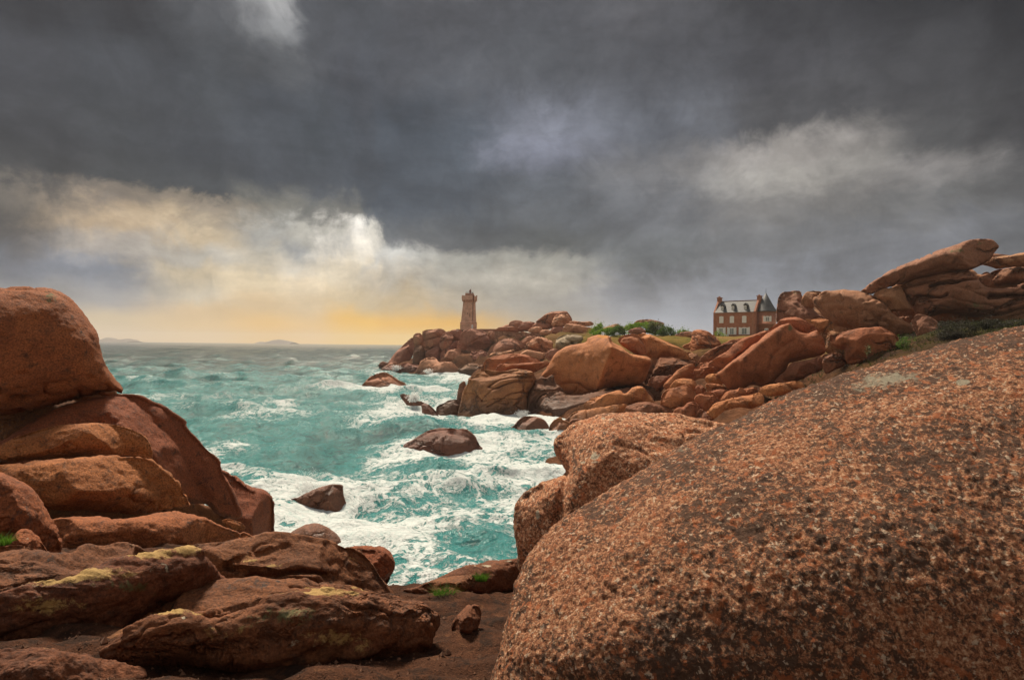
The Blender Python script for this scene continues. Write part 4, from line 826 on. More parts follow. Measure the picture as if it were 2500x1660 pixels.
rock('cliff_rock', 'dim block in the gap under the square shouldered block', CC([(1320,810),(1400,790),(1490,778),(1560,820),(1600,880),(1500,940),(1400,990),(1340,980)]), 55, M_brown, T=1.0, flat=0.5, group=GR)
rock('cliff_rock', 'tall notched boulder right beside the house and its turret', CC([(845,460),(842,300),(858,190),(900,142),(1000,130),(1100,129),(1112,165),(1130,250),(1220,330),(1390,430),(1460,490),(1380,560),(1150,520),(1060,500),(950,500)]), 82, M_top, T=2.6, TB=3, flat=0.5, tilt=6, group=GR, creases=cr(CC, ([(960,250),(1060,310),(1200,420)], 14, 0.12), ([(1100,140),(1090,200),(1120,280)], 14, 0.14)), spots=sp(CC, ('g',1040,160,90,40,0.5), ('g',1130,300,60,80,0.44)))
rock('cliff_rock', 'nose shaped knob behind the elephant backed boulder', CC([(1092,300),(1108,200),(1160,140),(1240,128),(1322,145),(1270,185),(1230,235),(1240,290),(1205,325),(1150,325)]), 80, M_top, T=1.2, flat=0.3, group=GR, spots=sp(CC, ('g',1200,150,80,20,0.4)))
rock('cliff_rock', 'elephant backed boulder trailing a long smooth trunk to the right', CC([(1222,215),(1290,165),(1350,143),(1450,129),(1580,129),(1720,144),(1830,168),(1932,240),(2002,300),(2082,400),(2182,458),(2302,520),(2372,590),(2340,655),(2200,625),(2050,590),(1960,560),(1830,560),(1720,560),(1640,520),(1560,500),(1450,478),(1350,408),(1258,305)]), 71, M_top, T=2.8, TB=4, flat=0.3, edge=0.6, swell=0.75, facet=0.3, tilt=14, group=GR, lump=0.6,
     ridges=rd(CC, ([(1300,190),(1500,200),(1700,330),(1900,330),(2100,450),(2320,590)], 0.45)), creases=cr(CC, ([(1690,400),(1700,470),(1690,540)], 18, 0.12), ([(1720,390),(1850,440),(2050,540)], 16, 0.10)), spots=sp(CC, ('g',1520,140,180,24,0.5)))
rock('cliff_rock', 'small flat topped boulder perched on the trunk of the elephant backed boulder', CC([(1998,335),(2020,312),(2100,303),(2200,308),(2272,350),(2288,402),(2230,428),(2150,428),(2080,398)]), 74, M_top, flat=0.4, group=GR)
rock('cliff_rock', 'folded lump just under the small flat topped boulder', CC([(2070,415),(2130,405),(2200,398),(2265,400),(2262,450),(2200,482),(2120,460)]), 71, M_top, flat=0.4, nobble=0.05, group=GR)
rock('cliff_rock', 'smooth round boulder at the right end of the long trunk', CD([(1272,935),(1298,872),(1350,850),(1430,868),(1502,910),(1552,960),(1602,1020),(1618,1060),(1540,1110),(1420,1130),(1330,1050)]), 59.5, M_top, flat=0.3, group=GR, spots=sp(CD, ('w',1390,1000,60,40,0.35)))
rock('cliff_rock', 'long tilted slab rising to a snout on the skyline at the far right', CD([(780,642),(900,540),(1000,470),(1200,370),(1450,280),(1650,200),(1800,150),(1900,128),(2000,127),(2072,150),(2113,205),(2066,268),(2040,330),(1960,375),(1890,415),(1820,436),(1640,446),(1500,476),(1300,520),(1150,580),(1040,610),(900,664),(850,660)]), 67, M_top, T=2.4, TB=4, flat=0.4, edge=0.5, tilt=-4, group=GR,
     creases=cr(CD, ([(1800,195),(1840,240),(1950,256),(2066,262)], 18, 0.25), ([(1030,545),(1200,530),(1450,440),(1700,400)], 12, 0.12)), ridges=rd(CD, ([(900,590),(1050,530),(1300,400),(1560,290),(1700,310)], 0.25)), spots=sp(CD, ('g',1700,250,180,60,0.5), ('g',1950,170,120,40,0.5), ('w',1800,340,120,40,0.36)))
rock('cliff_rock', 'flat cap stone behind the snout of the long tilted slab', CD([(1855,335),(1880,282),(1980,264),(2100,274),(2235,298),(2130,325),(2030,345),(1970,375),(1890,385)]), 69, M_top, flat=0.4, group=GR, spots=sp(CD, ('g',2000,290,120,30,0.45)))
rock('cliff_rock', 'flat slab bridging the gap of sky at the right edge', CD([(1948,372),(2010,325),(2090,309),(2230,298),(2290,280),(2352,274),(2520,270),(2560,340),(2520,395),(2350,392),(2200,402),(2100,418),(2040,398)]), 65, M_top, T=1.6, flat=0.4, group=GR, spots=sp(CD, ('g',2150,320,150,40,0.42)), creases=cr(CD, ([(2230,300),(2210,340),(2260,350)], 8, 0.12)))
rock('cliff_rock', 'layered wall of rock with deep horizontal clefts under the long tilted slab', CD([(1158,605),(1190,565),(1300,512),(1480,470),(1620,442),(1780,434),(1876,452),(1912,510),(1952,560),(2012,588),(2200,600),(2350,560),(2560,560),(2600,680),(2560,800),(2352,800),(2100,862),(1900,868),(1700,845),(1550,845),(1440,878),(1330,865),(1288,805),(1220,722),(1180,655)]), 65, M_top, T=2.6, TB=4, flat=0.5, edge=0.4, tilt=4, group=GR, strata=(-4, 30, 0.22), step=1.5, facet=0.3,
     creases=cr(CD, ([(1470,605),(1560,580),(1700,578),(1910,545)], 10, 0.9), ([(1290,760),(1340,700),(1450,705),(1560,718),(1625,695)], 9, 0.7), ([(1940,575),(2100,565),(2290,592)], 11, 0.9), ([(2020,700),(2200,690),(2420,690)], 13, 1.0), ([(1200,610),(1350,580),(1500,560)], 9, 0.5)), spots=sp(CD, ('g',1900,790,260,60,0.46), ('y',1900,620,60,30,0.3)))
rock('cliff_rock', 'thick rounded slab at the right edge above the deep clefts', CD([(2018,475),(2100,430),(2250,410),(2352,390),(2520,378),(2600,450),(2560,590),(2352,575),(2250,555),(2100,580),(2050,535)]), 66, M_top, T=1.9, flat=0.45, group=GR)
rock('cliff_rock', 'shadowed core of rock seen only through the clefts at the far right', CD([(960,690),(1150,550),(1300,486),(1500,440),(1780,412),(1880,446),(1905,470),(1940,475),(2060,490),(2300,480),(2600,460),(2640,920),(2100,930),(1400,920),(1150,900),(1000,800)]), 70, M_top, T=0.8, flat=0.6, group=GR)
rock('cliff_rock', 'small stone propping the slab beside the gap of sky', CD([(1918,515),(1960,458),(2010,448),(2042,490),(2034,570),(1960,580)]), 66.5, M_top, group=GR)
rock('cliff_rock', 'squat rounded boulder below the left tip of the long tilted slab', CD([(912,668),(1000,618),(1100,598),(1165,588),(1200,640),(1235,722),(1290,800),(1200,815),(1070,815),(980,740)]), 69, M_top, T=1.8, flat=0.35, group=GR, creases=cr(CD, ([(1130,620),(1150,700),(1120,790)], 14, 0.08)))

rock('cliff_rock', 'shadowed rock filling the gap behind the elephant backed boulder', CC([(930,280),(1100,240),(1300,270),(1450,420),(1700,480),(1800,560),(1700,640),(1300,640),(1000,600),(900,450)]), 86, M_top, T=0.8, flat=0.6, group=GR)
rock('cliff_rock', 'shadowed block wedged between the giant slanting boulder and the square shouldered block', CC([(1310,570),(1400,515),(1480,555),(1600,600),(1630,770),(1500,820),(1380,800),(1325,700)]), 68, M_brown, T=1.2, flat=0.5, group=GR)
rock('cliff_rock', 'ribbed slab rising towards the villa beside the giant slanting boulder', CC([(130,885),(230,825),(330,765),(430,690),(560,615),(700,555),(790,550),(720,650),(580,760),(440,860),(320,945),(240,940)]), 64, M_cliff, T=1.8, flat=0.4, tilt=16, group=GR, cat='boulder', strata=(-38, 26, 0.14))
rock('cliff_rock', 'smooth brown slope of rock at the left foot of the ribbed slab', CC([(10,885),(90,800),(200,738),(310,700),(450,660),(420,730),(300,810),(200,890),(100,900)]), 72, M_brown, T=2, flat=0.35, tilt=16, group=GR, cat='boulder', strata=(-30, 34, 0.1))
rock('cliff_rock', 'low sunlit hump of rock between the orange capped rock and the villa lawn', CC([(180,735),(280,690),(420,650),(560,615),(640,600),(560,680),(400,740),(250,770)]), 84, M_cliff, T=2, flat=0.35, tilt=16, group=GR, cat='boulder')
rock('cliff_rock', 'rounded shoulder of rock in the shade under the smooth slope and the orange capped rock', CB([(1180,610),(1240,560),(1300,545),(1390,590),(1420,650),(1330,690),(1230,680)]), 90, M_brown, T=2, flat=0.35, tilt=16, group=GR, cat='boulder')
# ================================================================== headland under the lighthouse
GP = 'boulders of the headland below the lighthouse'
rock('cliff_rock', 'sloping seaward end of the headland below the lighthouse', CA([(172,852),(250,800),(300,740),(350,690),(400,650),(432,648),(445,700),(440,790),(340,850),(280,900),(200,895)]), 206, M_far, flat=0.25, tilt=18, sea=True, group=GP)
rock('cliff_rock', 'rounded boulder at the left brow of the headland', CA([(425,645),(440,610),(480,598),(515,620),(532,690),(512,728),(450,728),(430,692)]), 201, M_far, group=GP, creases=cr(CA, ([(430,650),(480,640),(525,660)], 8, 0.15)))
rock('cliff_rock', 'grey upright boulder under the left brow of the headland', CA([(418,890),(430,780),(446,723),(510,722),(542,760),(545,850),(505,910),(440,910)]), 198, M_grey, T=2.2, group=GP, deep=0.15)
rock('cliff_rock', 'creased cap of rock along the headland top, left of the lighthouse', CA([(512,605),(540,570),(620,563),(700,558),(742,590),(722,635),(640,658),(560,672),(520,655)]), 200, M_far, T=2.4, group=GP, creases=cr(CA, ([(620,570),(590,610),(600,650)], 7, 0.12), ([(690,565),(670,610),(690,640)], 7, 0.12)))
rock('cliff_rock', 'squarish block beneath the creased cap', CA([(522,690),(600,660),(705,638),(695,705),(620,748),(540,768)]), 199, M_far, T=2.2, flat=0.6, group=GP)
rock('cliff_rock', 'large smooth block low down under the squarish block', CA([(548,785),(600,750),(695,708),(698,800),(684,870),(600,870),(555,845)]), 197, M_far, T=2.4, flat=0.6, group=GP)
rock('cliff_rock', 'cleft boulder in the middle of the headland face', CA([(678,725),(690,640),(740,598),(792,608),(815,660),(785,725),(720,768)]), 196, M_far, T=2.4, flat=0.5, group=GP, creases=cr(CA, ([(740,605),(720,660),(700,740)], 7, 0.12)))
rock('cliff_rock', 'narrow leaning slab beside the cleft boulder', CA([(695,870),(690,790),(750,740),(830,675),(865,690),(840,765),(750,800),(725,860)]), 195, M_far, T=1.8, group=GP)
rock('cliff_rock', 'twin humped rock just left below the lighthouse', CA([(765,605),(800,570),(882,568),(895,620),(862,662),(820,662)]), 198, M_far, group=GP, creases=cr(CA, ([(835,572),(825,610),(815,650)], 7, 0.2)))
rock('cliff_rock', 'broad faced boulder right under the lighthouse with slanting cracks', CA([(846,745),(866,660),(900,590),(960,563),(1050,568),(1122,600),(1150,645),(1185,700),(1232,692),(1205,745),(1100,755),(950,755)]), 193, M_far, T=3.2, flat=0.5, group=GP, creases=cr(CA, ([(890,735),(1000,692),(1090,645),(1145,625)], 8, 0.2), ([(920,655),(1000,630),(1050,590)], 7, 0.12), ([(1040,735),(1090,700),(1180,690)], 7, 0.16)))
rock('cliff_rock', 'lumpy boulder at the left end of the stone bridge', CA([(1142,645),(1150,590),(1200,582),(1228,620),(1225,665),(1185,700)]), 194, M_far, group=GP)
rock('cliff_rock', 'round shouldered boulder at the foot of the headland face', CA([(678,880),(722,800),(740,800),(762,768),(872,748),(888,790),(905,850),(895,905),(800,905),(740,880)]), 189, M_far, T=3.0, flat=0.4, group=GP)
rock('cliff_rock', 'shadowed wall of rock under the broad faced boulder', CA([(880,765),(1100,752),(1145,770),(1160,840),(1000,870),(960,900),(890,890)]), 192, M_far, T=2.0, flat=0.6, group=GP, strata=(-3, 30, 0.1))
rock('cliff_rock', 'cluster of fused lumps standing on the wave cut shelf', CA([(970,850),(985,780),(1010,768),(1042,782),(1080,768),(1122,780),(1158,845),(1135,900),(1060,915),(985,922)]), 185, M_far, T=2.2, flat=0.4, nobble=0.07, group=GP, creases=cr(CA, ([(1040,785),(1050,840),(1080,900)], 8, 0.25), ([(985,800),(1015,810),(1030,790)], 8, 0.3)))
rock('cliff_rock', 'low reddish shelf of rock sloping into the breakers', CA([(478,985),(490,880),(600,833),(652,850),(682,892),(720,900),(792,888),(842,920),(884,970),(852,1006),(760,1010),(700,985),(600,985)]), 174, M_far, T=3.0, flat=0.35, tilt=30, sea=True, group=GP, creases=cr(CA, ([(490,930),(600,920),(700,960)], 9, 0.15), ([(600,840),(620,890),(690,905)], 8, 0.12)))
rock('cliff_rock', 'dark humped rock left of the reddish shelf', CA([(308,922),(330,888),(450,898),(480,940),(474,980),(400,976),(330,962)]), 184, M_far, tilt=20, sea=True, group=GP)
rock('sea_rock', 'isolated rock farthest out to the left in the breakers', CA([(98,902),(130,873),(192,890),(180,910),(130,912)]), 202, M_sea, sea=True, group=GS, cat='sea rock')
rock('sea_rock', 'flat rock with foam running off it at the headland foot', CA([(108,955),(200,922),(270,908),(314,930),(280,966),(200,968)]), 180, M_sea, tilt=30, sea=True, group=GS, cat='sea rock')
rock('sea_rock', 'low tilted slab between the isolated rock and the headland', CA([(128,924),(200,890),(262,878),(256,912),(180,930)]), 194, M_sea, tilt=25, sea=True, group=GS, cat='sea rock')
rock('cliff_rock', 'dark flat shelf joining the headland to the orange ledges', CA([(862,945),(950,900),(1110,900),(1140,940),(1090,985),(1000,990),(920,995)]), 173, M_grey, T=2, tilt=30, sea=True, group=GP, strata=(-6, 14, 0.12))

# ================================================================== rocks between bridge and cliff
GQ = 'boulders below the stone bridge'
rock('cliff_rock', 'large smooth dome in front of the stone bridge', CA([(1136,800),(1180,730),(1250,680),(1330,657),(1420,668),(1482,698),(1522,770),(1400,790),(1300,820),(1220,840),(1160,845)]), 166, M_far, T=4, flat=0.2, tilt=18, group=GQ)
rock('cliff_rock', 'long bone shaped rock lying below the smooth dome', CA([(1145,865),(1160,808),(1200,787),(1300,778),(1382,757),(1395,780),(1305,825),(1245,850),(1205,875)]), 152, M_far, T=1.6, flat=0.3, tilt=12, group=GQ)
rock('cliff_rock', 'knobbly boulder like a clenched fist below the bridge', CA([(1495,735),(1520,688),(1600,638),(1642,636),(1702,658),(1755,690),(1770,742),(1722,798),(1680,812),(1600,780),(1540,768)]), 142, M_far, T=3.2, flat=0.35, nobble=0.10, group=GQ, step=1.6, creases=cr(CA, ([(1560,680),(1620,700),(1640,760)], 9, 0.25), ([(1640,650),(1630,700),(1690,720)], 9, 0.25), ([(1700,665),(1690,720),(1740,740)], 8, 0.22), ([(1520,740),(1580,720),(1620,740)], 8, 0.22)))
rock('cliff_rock', 'pale cream round boulder with a hollow in its face', CA([(1786,725),(1798,660),(1850,625),(1950,611),(2032,630),(2068,672),(2040,720),(1960,750),(1885,785),(1815,785)]), 132, M_pale, T=3.0, flat=0.3, group=GQ, creases=cr(CA, ([(1880,660),(1930,690),(1960,720)], 22, 0.35), ([(1900,740),(1960,700),(2020,690)], 12, 0.25)), spots=sp(CA, ('g',1830,680,50,60,0.4)))
rock('cliff_rock', 'rounded boulder between the smooth dome and the clenched fist', CA([(1455,690),(1510,638),(1570,628),(1605,640),(1535,695),(1505,722)]), 171, M_far, group=GQ)
rock('cliff_rock', 'flat shadowed ledge below the clenched fist boulder', CA([(1370,800),(1500,768),(1620,788),(1700,800),(1840,778),(1830,870),(1650,880),(1380,850)]), 137, M_far, T=1.6, tilt=24, flat=0.4, group=GQ, strata=(-3, 24, 0.1))
rock('cliff_rock', 'squat boulder between the fist and the pale cream boulder', CA([(1695,800),(1765,750),(1832,768),(1830,840),(1720,860)]), 130, M_far, group=GQ)

GU = 'boulders of the hilltop behind the bridge'
rock('cliff_rock', 'highest rock of the hilltop, like a shark fin on the skyline', CA([(1600,500),(1650,450),(1710,410),(1790,395),(1890,389),(1922,420),(1947,465),(1935,500),(1850,545),(1750,540),(1680,518)]), 186, M_far, T=3.4, flat=0.35, tilt=8, group=GU, creases=cr(CA, ([(1720,420),(1700,470),(1690,520)], 12, 0.08)), spots=sp(CA, ('g',1840,395,100,20,0.36)))
rock('cliff_rock', 'heap of knuckle like lumps leaning on the shark fin rock', CA([(1752,530),(1760,478),(1790,430),(1850,420),(1902,424),(1934,470),(1924,505),(1840,543),(1780,545)]), 181, M_far, T=2.4, nobble=0.07, group=GU, step=1.4, creases=cr(CA, ([(1765,490),(1850,470),(1925,480)], 9, 0.25), ([(1790,440),(1850,450),(1900,440)], 8, 0.2)))
rock('cliff_rock', 'leftmost rounded boulder on the hilltop skyline', CA([(1342,550),(1350,500),(1400,478),(1462,485),(1485,512),(1432,555)]), 191, M_far, group=GU)
rock('cliff_rock', 'domed boulder second from the left on the hilltop skyline', CA([(1425,560),(1470,500),(1530,488),(1585,500),(1600,530),(1540,580),(1480,580)]), 189, M_far, group=GU)
rock('cliff_rock', 'smooth boulder at the left foot of the shark fin rock', CA([(1555,570),(1590,508),(1650,496),(1722,513),(1765,548),(1690,572),(1620,570)]), 186, M_far, group=GU)
rock('cliff_rock', 'small round boulder resting above the bridge wall', CA([(1525,585),(1560,550),(1620,538),(1662,555),(1655,595),(1580,602)]), 181, M_far, group=GU)
rock('cliff_rock', 'half buried boulder at the left foot of the hilltop', CA([(1275,550),(1310,523),(1350,523),(1360,555),(1300,570)]), 196, M_far, group=GU)
rock('cliff_rock', 'long pink slab lying just above the bridge', CA([(1220,562),(1260,545),(1300,548),(1400,540),(1472,550),(1480,588),(1350,590),(1245,582)]), 191, M_far, T=2, flat=0.3, tilt=16, group=GU)
rock('cliff_rock', 'dark boulder in the shade right of the small round boulder', CA([(1735,610),(1760,548),(1850,538),(1880,570),(1850,615)]), 179, M_far, group=GU)
rock('cliff_rock', 'boulder with vertical grooves at the right end of the hilltop', CA([(1835,610),(1870,540),(1900,510),(1990,518),(2070,538),(2155,560),(2120,600),(2050,620),(1950,628)]), 176, M_far, T=2.6, flat=0.4, strata=(75, 24, 0.14), group=GU)
rock('cliff_rock', 'thin flat slab capping the grooved boulder', CA([(1918,505),(1960,483),(2050,493),(2120,488),(2155,515),(2110,535),(2000,528)]), 177, M_far, flat=0.4, group=GU, creases=cr(CA, ([(1940,505),(2040,510),(2130,512)], 6, 0.15)))
rock('cliff_rock', 'low stone beside the wall under the hilltop', CA([(1635,610),(1660,573),(1720,568),(1755,600),(1710,622)]), 176, M_far, group=GU)

GV = 'rocks among the bushes on the grass'
rock('cliff_rock', 'flat capped rock poking out above the green bushes', CB([(838,308),(862,280),(930,267),(1000,274),(1087,300),(1062,318),(1000,325),(900,325)]), 152, M_top, flat=0.35, group=GV, creases=cr(CB, ([(900,285),(1000,295),(1080,303)], 6, 0.15)))
rock('cliff_rock', 'pink rock lying in front of the green bushes', CB([(788,368),(840,340),(890,336),(933,365),(922,392),(820,392)]), 131, M_far, flat=0.3, group=GV)
rock('cliff_rock', 'low peaked rock behind the dark round bush', CB([(560,355),(620,325),(690,307),(742,330),(750,370),(600,375)]), 157, M_top, flat=0.3, group=GV)
rock('cliff_rock', 'smooth hump left behind the orange capped rock', CB([(1175,395),(1250,370),(1330,372),(1350,420),(1220,420)]), 124, M_far, flat=0.3, group=GV)
rock('cliff_rock', 'smallest stone in the grass below the pink rock', CB([(880,405),(910,378),(942,392),(940,412)]), 126, M_far, flat=0.3, group=GV)
rock('cliff_rock', 'brown slope of rock left behind the flat capped rock', CB([(740,345),(790,315),(850,300),(870,335),(800,360)]), 154, M_top, flat=0.3, group=GV)
# ================================================================== lighthouse
M_lh, t, b = new_mat('pink_ashlar')
pos = t.n('ShaderNodeNewGeometry').outputs['Position']
sp_ = t.n('ShaderNodeSeparateXYZ'); t.put(sp_.inputs[0], pos)
cb_ = t.n('ShaderNodeCombineXYZ'); t.put(cb_.inputs[0], t.math('ADD', sp_.outputs[0], sp_.outputs[1])); t.put(cb_.inputs[1], sp_.outputs[2])
br = t.n('ShaderNodeTexBrick'); t.put(br.inputs['Vector'], cb_.outputs[0])
br.inputs['Scale'].default_value = 1.0; br.inputs['Brick Width'].default_value = 0.95; br.inputs['Row Height'].default_value = 0.42; br.inputs['Mortar Size'].default_value = 0.02
br.inputs['Color1'].default_value = (0.70, 0.42, 0.30, 1); br.inputs['Color2'].default_value = (0.60, 0.34, 0.235, 1); br.inputs['Mortar'].default_value = (0.34, 0.2, 0.14, 1)
n = t.noise(pos, 0.8, 6, 0.65)
t.put(b.inputs['Base Color'], t.vmath('SCALE', br.outputs[0], scale=t.mr(n, 0.3, 0.7, 0.72, 1.2, 'LINEAR'))); b.inputs['Roughness'].default_value = 0.85
M_lhd = flat_mat('dark_pink_stone', (0.36, 0.19, 0.13), 0.85, 0.2, 1.0)
M_lhred = flat_mat('lantern_red', (0.16, 0.035, 0.03), 0.5)
M_white = flat_mat('white_paint', (0.80, 0.79, 0.76), 0.5, 0.05)
M_dark = flat_mat('dark_pane_and_shade', (0.03, 0.022, 0.02), 0.8)
M_iron = flat_mat('iron', (0.10, 0.08, 0.075), 0.5)
LY = 212.0
LX = at(1100 + 530 * 0.0829, 803, LY)[0]
LZ = at(1100 + 530 * 0.0829, 803.4, LY)[2] - 0.15
u = LY / FPX * 0.0829            # metres per pixel of the close view
lh = empty('lighthouse', (LX, LY, LZ))
tag(lh, 'pink granite lighthouse with a battlemented square top on the headland', 'lighthouse')
def zz(y): return (1362 - y) * u + 0.15
def xx(x): return (x - 530) * u
y0, y1 = -2.6, 2.6
def loft(prof, name, mat, parent):
    """stack of rectangles (x0,x1,y0,y1,z)"""
    m = MB(); R_ = []
    for a, b_, c_, d_, z in prof:
        R_.append([m.bm.verts.new(p) for p in ((a, c_, z), (b_, c_, z), (b_, d_, z), (a, d_, z))])
    for A, B in zip(R_, R_[1:]):
        for i in range(4): m.bm.faces.new([A[i], A[(i + 1) % 4], B[(i + 1) % 4], B[i]])
    m.bm.faces.new(R_[0][::-1]); m.bm.faces.new(R_[-1])
    return m.build(name, mat, parent)
base = loft([(xx(298), xx(655), -2.5, 2.5, -0.6), (xx(298), xx(655), -2.5, 2.5, zz(1185))], 'base', M_lh, lh)
loft([(xx(290), xx(662), -2.62, 2.62, zz(1185) + .003), (xx(290), xx(662), -2.62, 2.62, zz(1165)), (xx(315), xx(648), -2.3, 2.3, zz(1150))], 'string_course', M_lh, lh)
loft([(xx(318), xx(648), -2.25, 2.25, zz(1150) + .003), (xx(372), xx(645), -1.75, 1.75, zz(575))], 'tower_shaft', M_lh, lh)
pier = loft([(xx(625), xx(765), -2.2, 1.2, -0.6), (xx(625), xx(765), -2.2, 1.2, zz(1190)), (xx(630), xx(770), -2.3, 1.3, zz(1188)), (xx(630), xx(770), -2.3, 1.3, zz(1165)), (xx(662), xx(748), -1.9, 1.0, zz(1150)), (xx(664), xx(716), -1.3, 1.0, zz(575))], 'stair_turret', M_lh, lh)
loft([(xx(648), xx(666), -1.3, 0.5, zz(1110)), (xx(645), xx(666), -0.9, 0.5, zz(560))], 'recess_shade', M_dark, lh)  # dark solid strip painting the shade between shaft and stair turret
top = loft([(xx(368), xx(640), -1.9, 1.9, zz(575) + .003), (xx(330), xx(645), -2.5, 2.5, zz(515)), (xx(330), xx(645), -2.5, 2.5, zz(392))], 'parapet', M_lh, lh)
loft([(xx(712 - 45), xx(716), -1.4, 1.2, zz(575) + .003), (xx(690), xx(762), -1.9, 1.8, zz(515)), (xx(690), xx(762), -1.9, 1.8, zz(400))], 'turret_parapet', M_lh, lh)
loft([(xx(640), xx(694), -1.2, 1.2, zz(575) + .003), (xx(640), xx(694), -1.4, 1.4, zz(380))], 'link_wall', M_lhd, lh)
for x in (345, 405, 480, 545, 600):
    loft([(xx(x), xx(x + 16), -2.56, -1.9, zz(560)), (xx(x), xx(x + 16), -2.62, -1.9, zz(512))], 'corbel', M_lhd, lh)
for x in (334, 740):
    loft([(xx(x), xx(x + 30), -1.2, 1.2, zz(396)), (xx(x), xx(x + 30), -1.2, 1.2, zz(376))], 'merlon', M_lhd, lh)
loft([(xx(425), xx(672), -1.7, 1.7, zz(392) + .003), (xx(425), xx(672), -1.7, 1.7, zz(318))], 'upper_storey', M_lhd, lh)
m = MB()
for x in np.linspace(440, 660, 7): m.box(xx(x) - .03, xx(x) + .03, -1.6, -1.54, zz(318), zz(284))
for z in (285, 300): m.box(xx(436), xx(664), -1.6, -1.55, zz(z) - .03, zz(z) + .03)
m.build('railing', M_iron, lh)
ln_ = MB().lathe(xx(560), 0, [(0.32, zz(320)), (0.32, zz(245)), (0.42, zz(243)), (0.42, zz(232)), (0.30, zz(215)), (0.10, zz(195)), (0.08, zz(180))], 16).build('lantern', M_lhred, lh)
MB().lathe(xx(590), 0.2, [(0.03, zz(320)), (0.015, zz(85))], 8).build('antenna', M_iron, lh)
MB().box(xx(615), xx(640), -1.3, -0.7, zz(320), zz(292)).build('vent_box', M_iron, lh)
dr = MB().prism([(xx(628), zz(1358)), (xx(676), zz(1358)), (xx(676), zz(1255)), (xx(666), zz(1238)), (xx(652), zz(1232)), (xx(638), zz(1238)), (xx(628), zz(1255))], -2.58, -2.2).build('door', M_white, lh)
MB().box(xx(648), xx(656), -2.62, -2.585, zz(1300), zz(1282)).build('door_pane', M_dark, dr)
for x, y in ((500, 910), (572, 940), (572, 990)):
    MB().box(xx(x) - .12, xx(x) + .12, -2.12, -1.9, zz(y) - .2, zz(y) + .2).build('window', M_dark, lh)
lh.rotation_euler = (0, R(0.3), 0)

# ================================================================== house with turret
M_brick, t, b = new_mat('red_granite_masonry')
pos = t.n('ShaderNodeTexCoord').outputs['Object']
sp_ = t.n('ShaderNodeSeparateXYZ'); t.put(sp_.inputs[0], pos)
cb_ = t.n('ShaderNodeCombineXYZ'); t.put(cb_.inputs[0], t.math('ADD', sp_.outputs[0], sp_.outputs[1])); t.put(cb_.inputs[1], sp_.outputs[2])
br = t.n('ShaderNodeTexBrick'); t.put(br.inputs['Vector'], cb_.outputs[0])
br.inputs['Scale'].default_value = 1.0; br.inputs['Brick Width'].default_value = 0.5; br.inputs['Row Height'].default_value = 0.24; br.inputs['Mortar Size'].default_value = 0.012
br.inputs['Color1'].default_value = (0.42, 0.18, 0.105, 1); br.inputs['Color2'].default_value = (0.34, 0.14, 0.082, 1); br.inputs['Mortar'].default_value = (0.30, 0.12, 0.075, 1)
n = t.noise(pos, 0.7, 6, 0.65)
t.put(b.inputs['Base Color'], t.vmath('SCALE', br.outputs[0], scale=t.mr(n, 0.3, 0.7, 0.8, 1.2, 'LINEAR'))); b.inputs['Roughness'].default_value = 0.85
M_gran = flat_mat('granite_trim', (0.38, 0.18, 0.11), 0.85, 0.2, 2.0)
M_slate, t, b = new_mat('slate')
pos = t.n('ShaderNodeTexCoord').outputs['Object']
n = t.noise(pos, 1.2, 6, 0.7); n2 = t.noise(pos, 0.4, 3, 0.6)
c = t.ramp(n, [(0.3, (0.045, 0.048, 0.054)), (0.55, (0.066, 0.071, 0.078)), (0.75, (0.095, 0.10, 0.102))])
c = t.mix(t.math('MULTIPLY', t.mr(n2, 0.5, 0.7), 0.5), c, (0.10, 0.105, 0.08))
t.put(b.inputs['Base Color'], c); b.inputs['Roughness'].default_value = 0.6
wv = t.n('ShaderNodeTexWave', bands_direction='Z'); t.put(wv.inputs[0], pos); wv.inputs['Scale'].default_value = 1.3
t.put(b.inputs['Normal'], t.bump(t.math('ADD', wv.outputs['Fac'], n), 0.6, 0.04))
M_shut = flat_mat('white_shutter', (0.80, 0.81, 0.80), 0.5, 0.04)
M_pane, t, b = new_mat('window_glass')
b.inputs['Base Color'].default_value = (0.22, 0.26, 0.26, 1); b.inputs['Roughness'].default_value = 0.08
h0 = at(1720 + 290 * .08467, 819, 165.0)
HL, HD = 11.06, 7.6
house = empty('villa', (h0[0], h0[1], h0[2] - 0.2), R(-40))
tag(house, 'red stone villa with slate roof, two end chimneys and a pointed round turret', 'house')
E, RG = 6.75, 10.25
wall = MB().box(0, HL, 0, HD, -1.5, E - .02).build('wall', M_brick, house)
th = 0.5
for x0 in (-0.35, HL - 0.15):       # end gables rise above the roof
    m = MB(); m.prism([(-0.12, -1.5), (HD + .12, -1.5), (HD + .12, E + .1), (HD / 2 + 0.65, RG + .25), (HD / 2 - 0.65, RG + .25), (-0.12, E + .1)], x0, x0 + th, 'x')
    g = m.build('gable', M_brick, house)
    ch = MB().box(x0 - .12, x0 + th + .35, HD / 2 - .75, HD / 2 + .75, RG - 1.4, RG + 1.0).build('chimney', M_brick, house)
    MB().box(x0 - .24, x0 + th + .47, HD / 2 - .88, HD / 2 + .88, RG + 1.003, RG + 1.2).build('chimney_cap', M_gran, ch)
    for k in (-.4, .4):
        MB().lathe(x0 + .3, HD / 2 + k, [(0.16, RG + 1.203), (0.13, RG + 1.55)], 10).build('chimney_pot', M_gran, ch)
m = MB(); m.prism([(-0.35, E - .015), (HD + .35, E - .015), (HD / 2, RG)], 0.16, HL - .16, 'x')
roof = m.build('roof', M_slate, house)
MB().box(0.16, HL - .16, HD / 2 - .12, HD / 2 + .12, RG - .05, RG + .1).build('ridge_tiles', M_gran, roof)
MB().box(0.02, HL - .02, -.09, -.003, E - .3, E - .05).build('cornice', M_gran, house)
MB().box(HL - .62, HL - .16, -.05, -.004, -1.5, E - .31).build('quoins', M_gran, house)
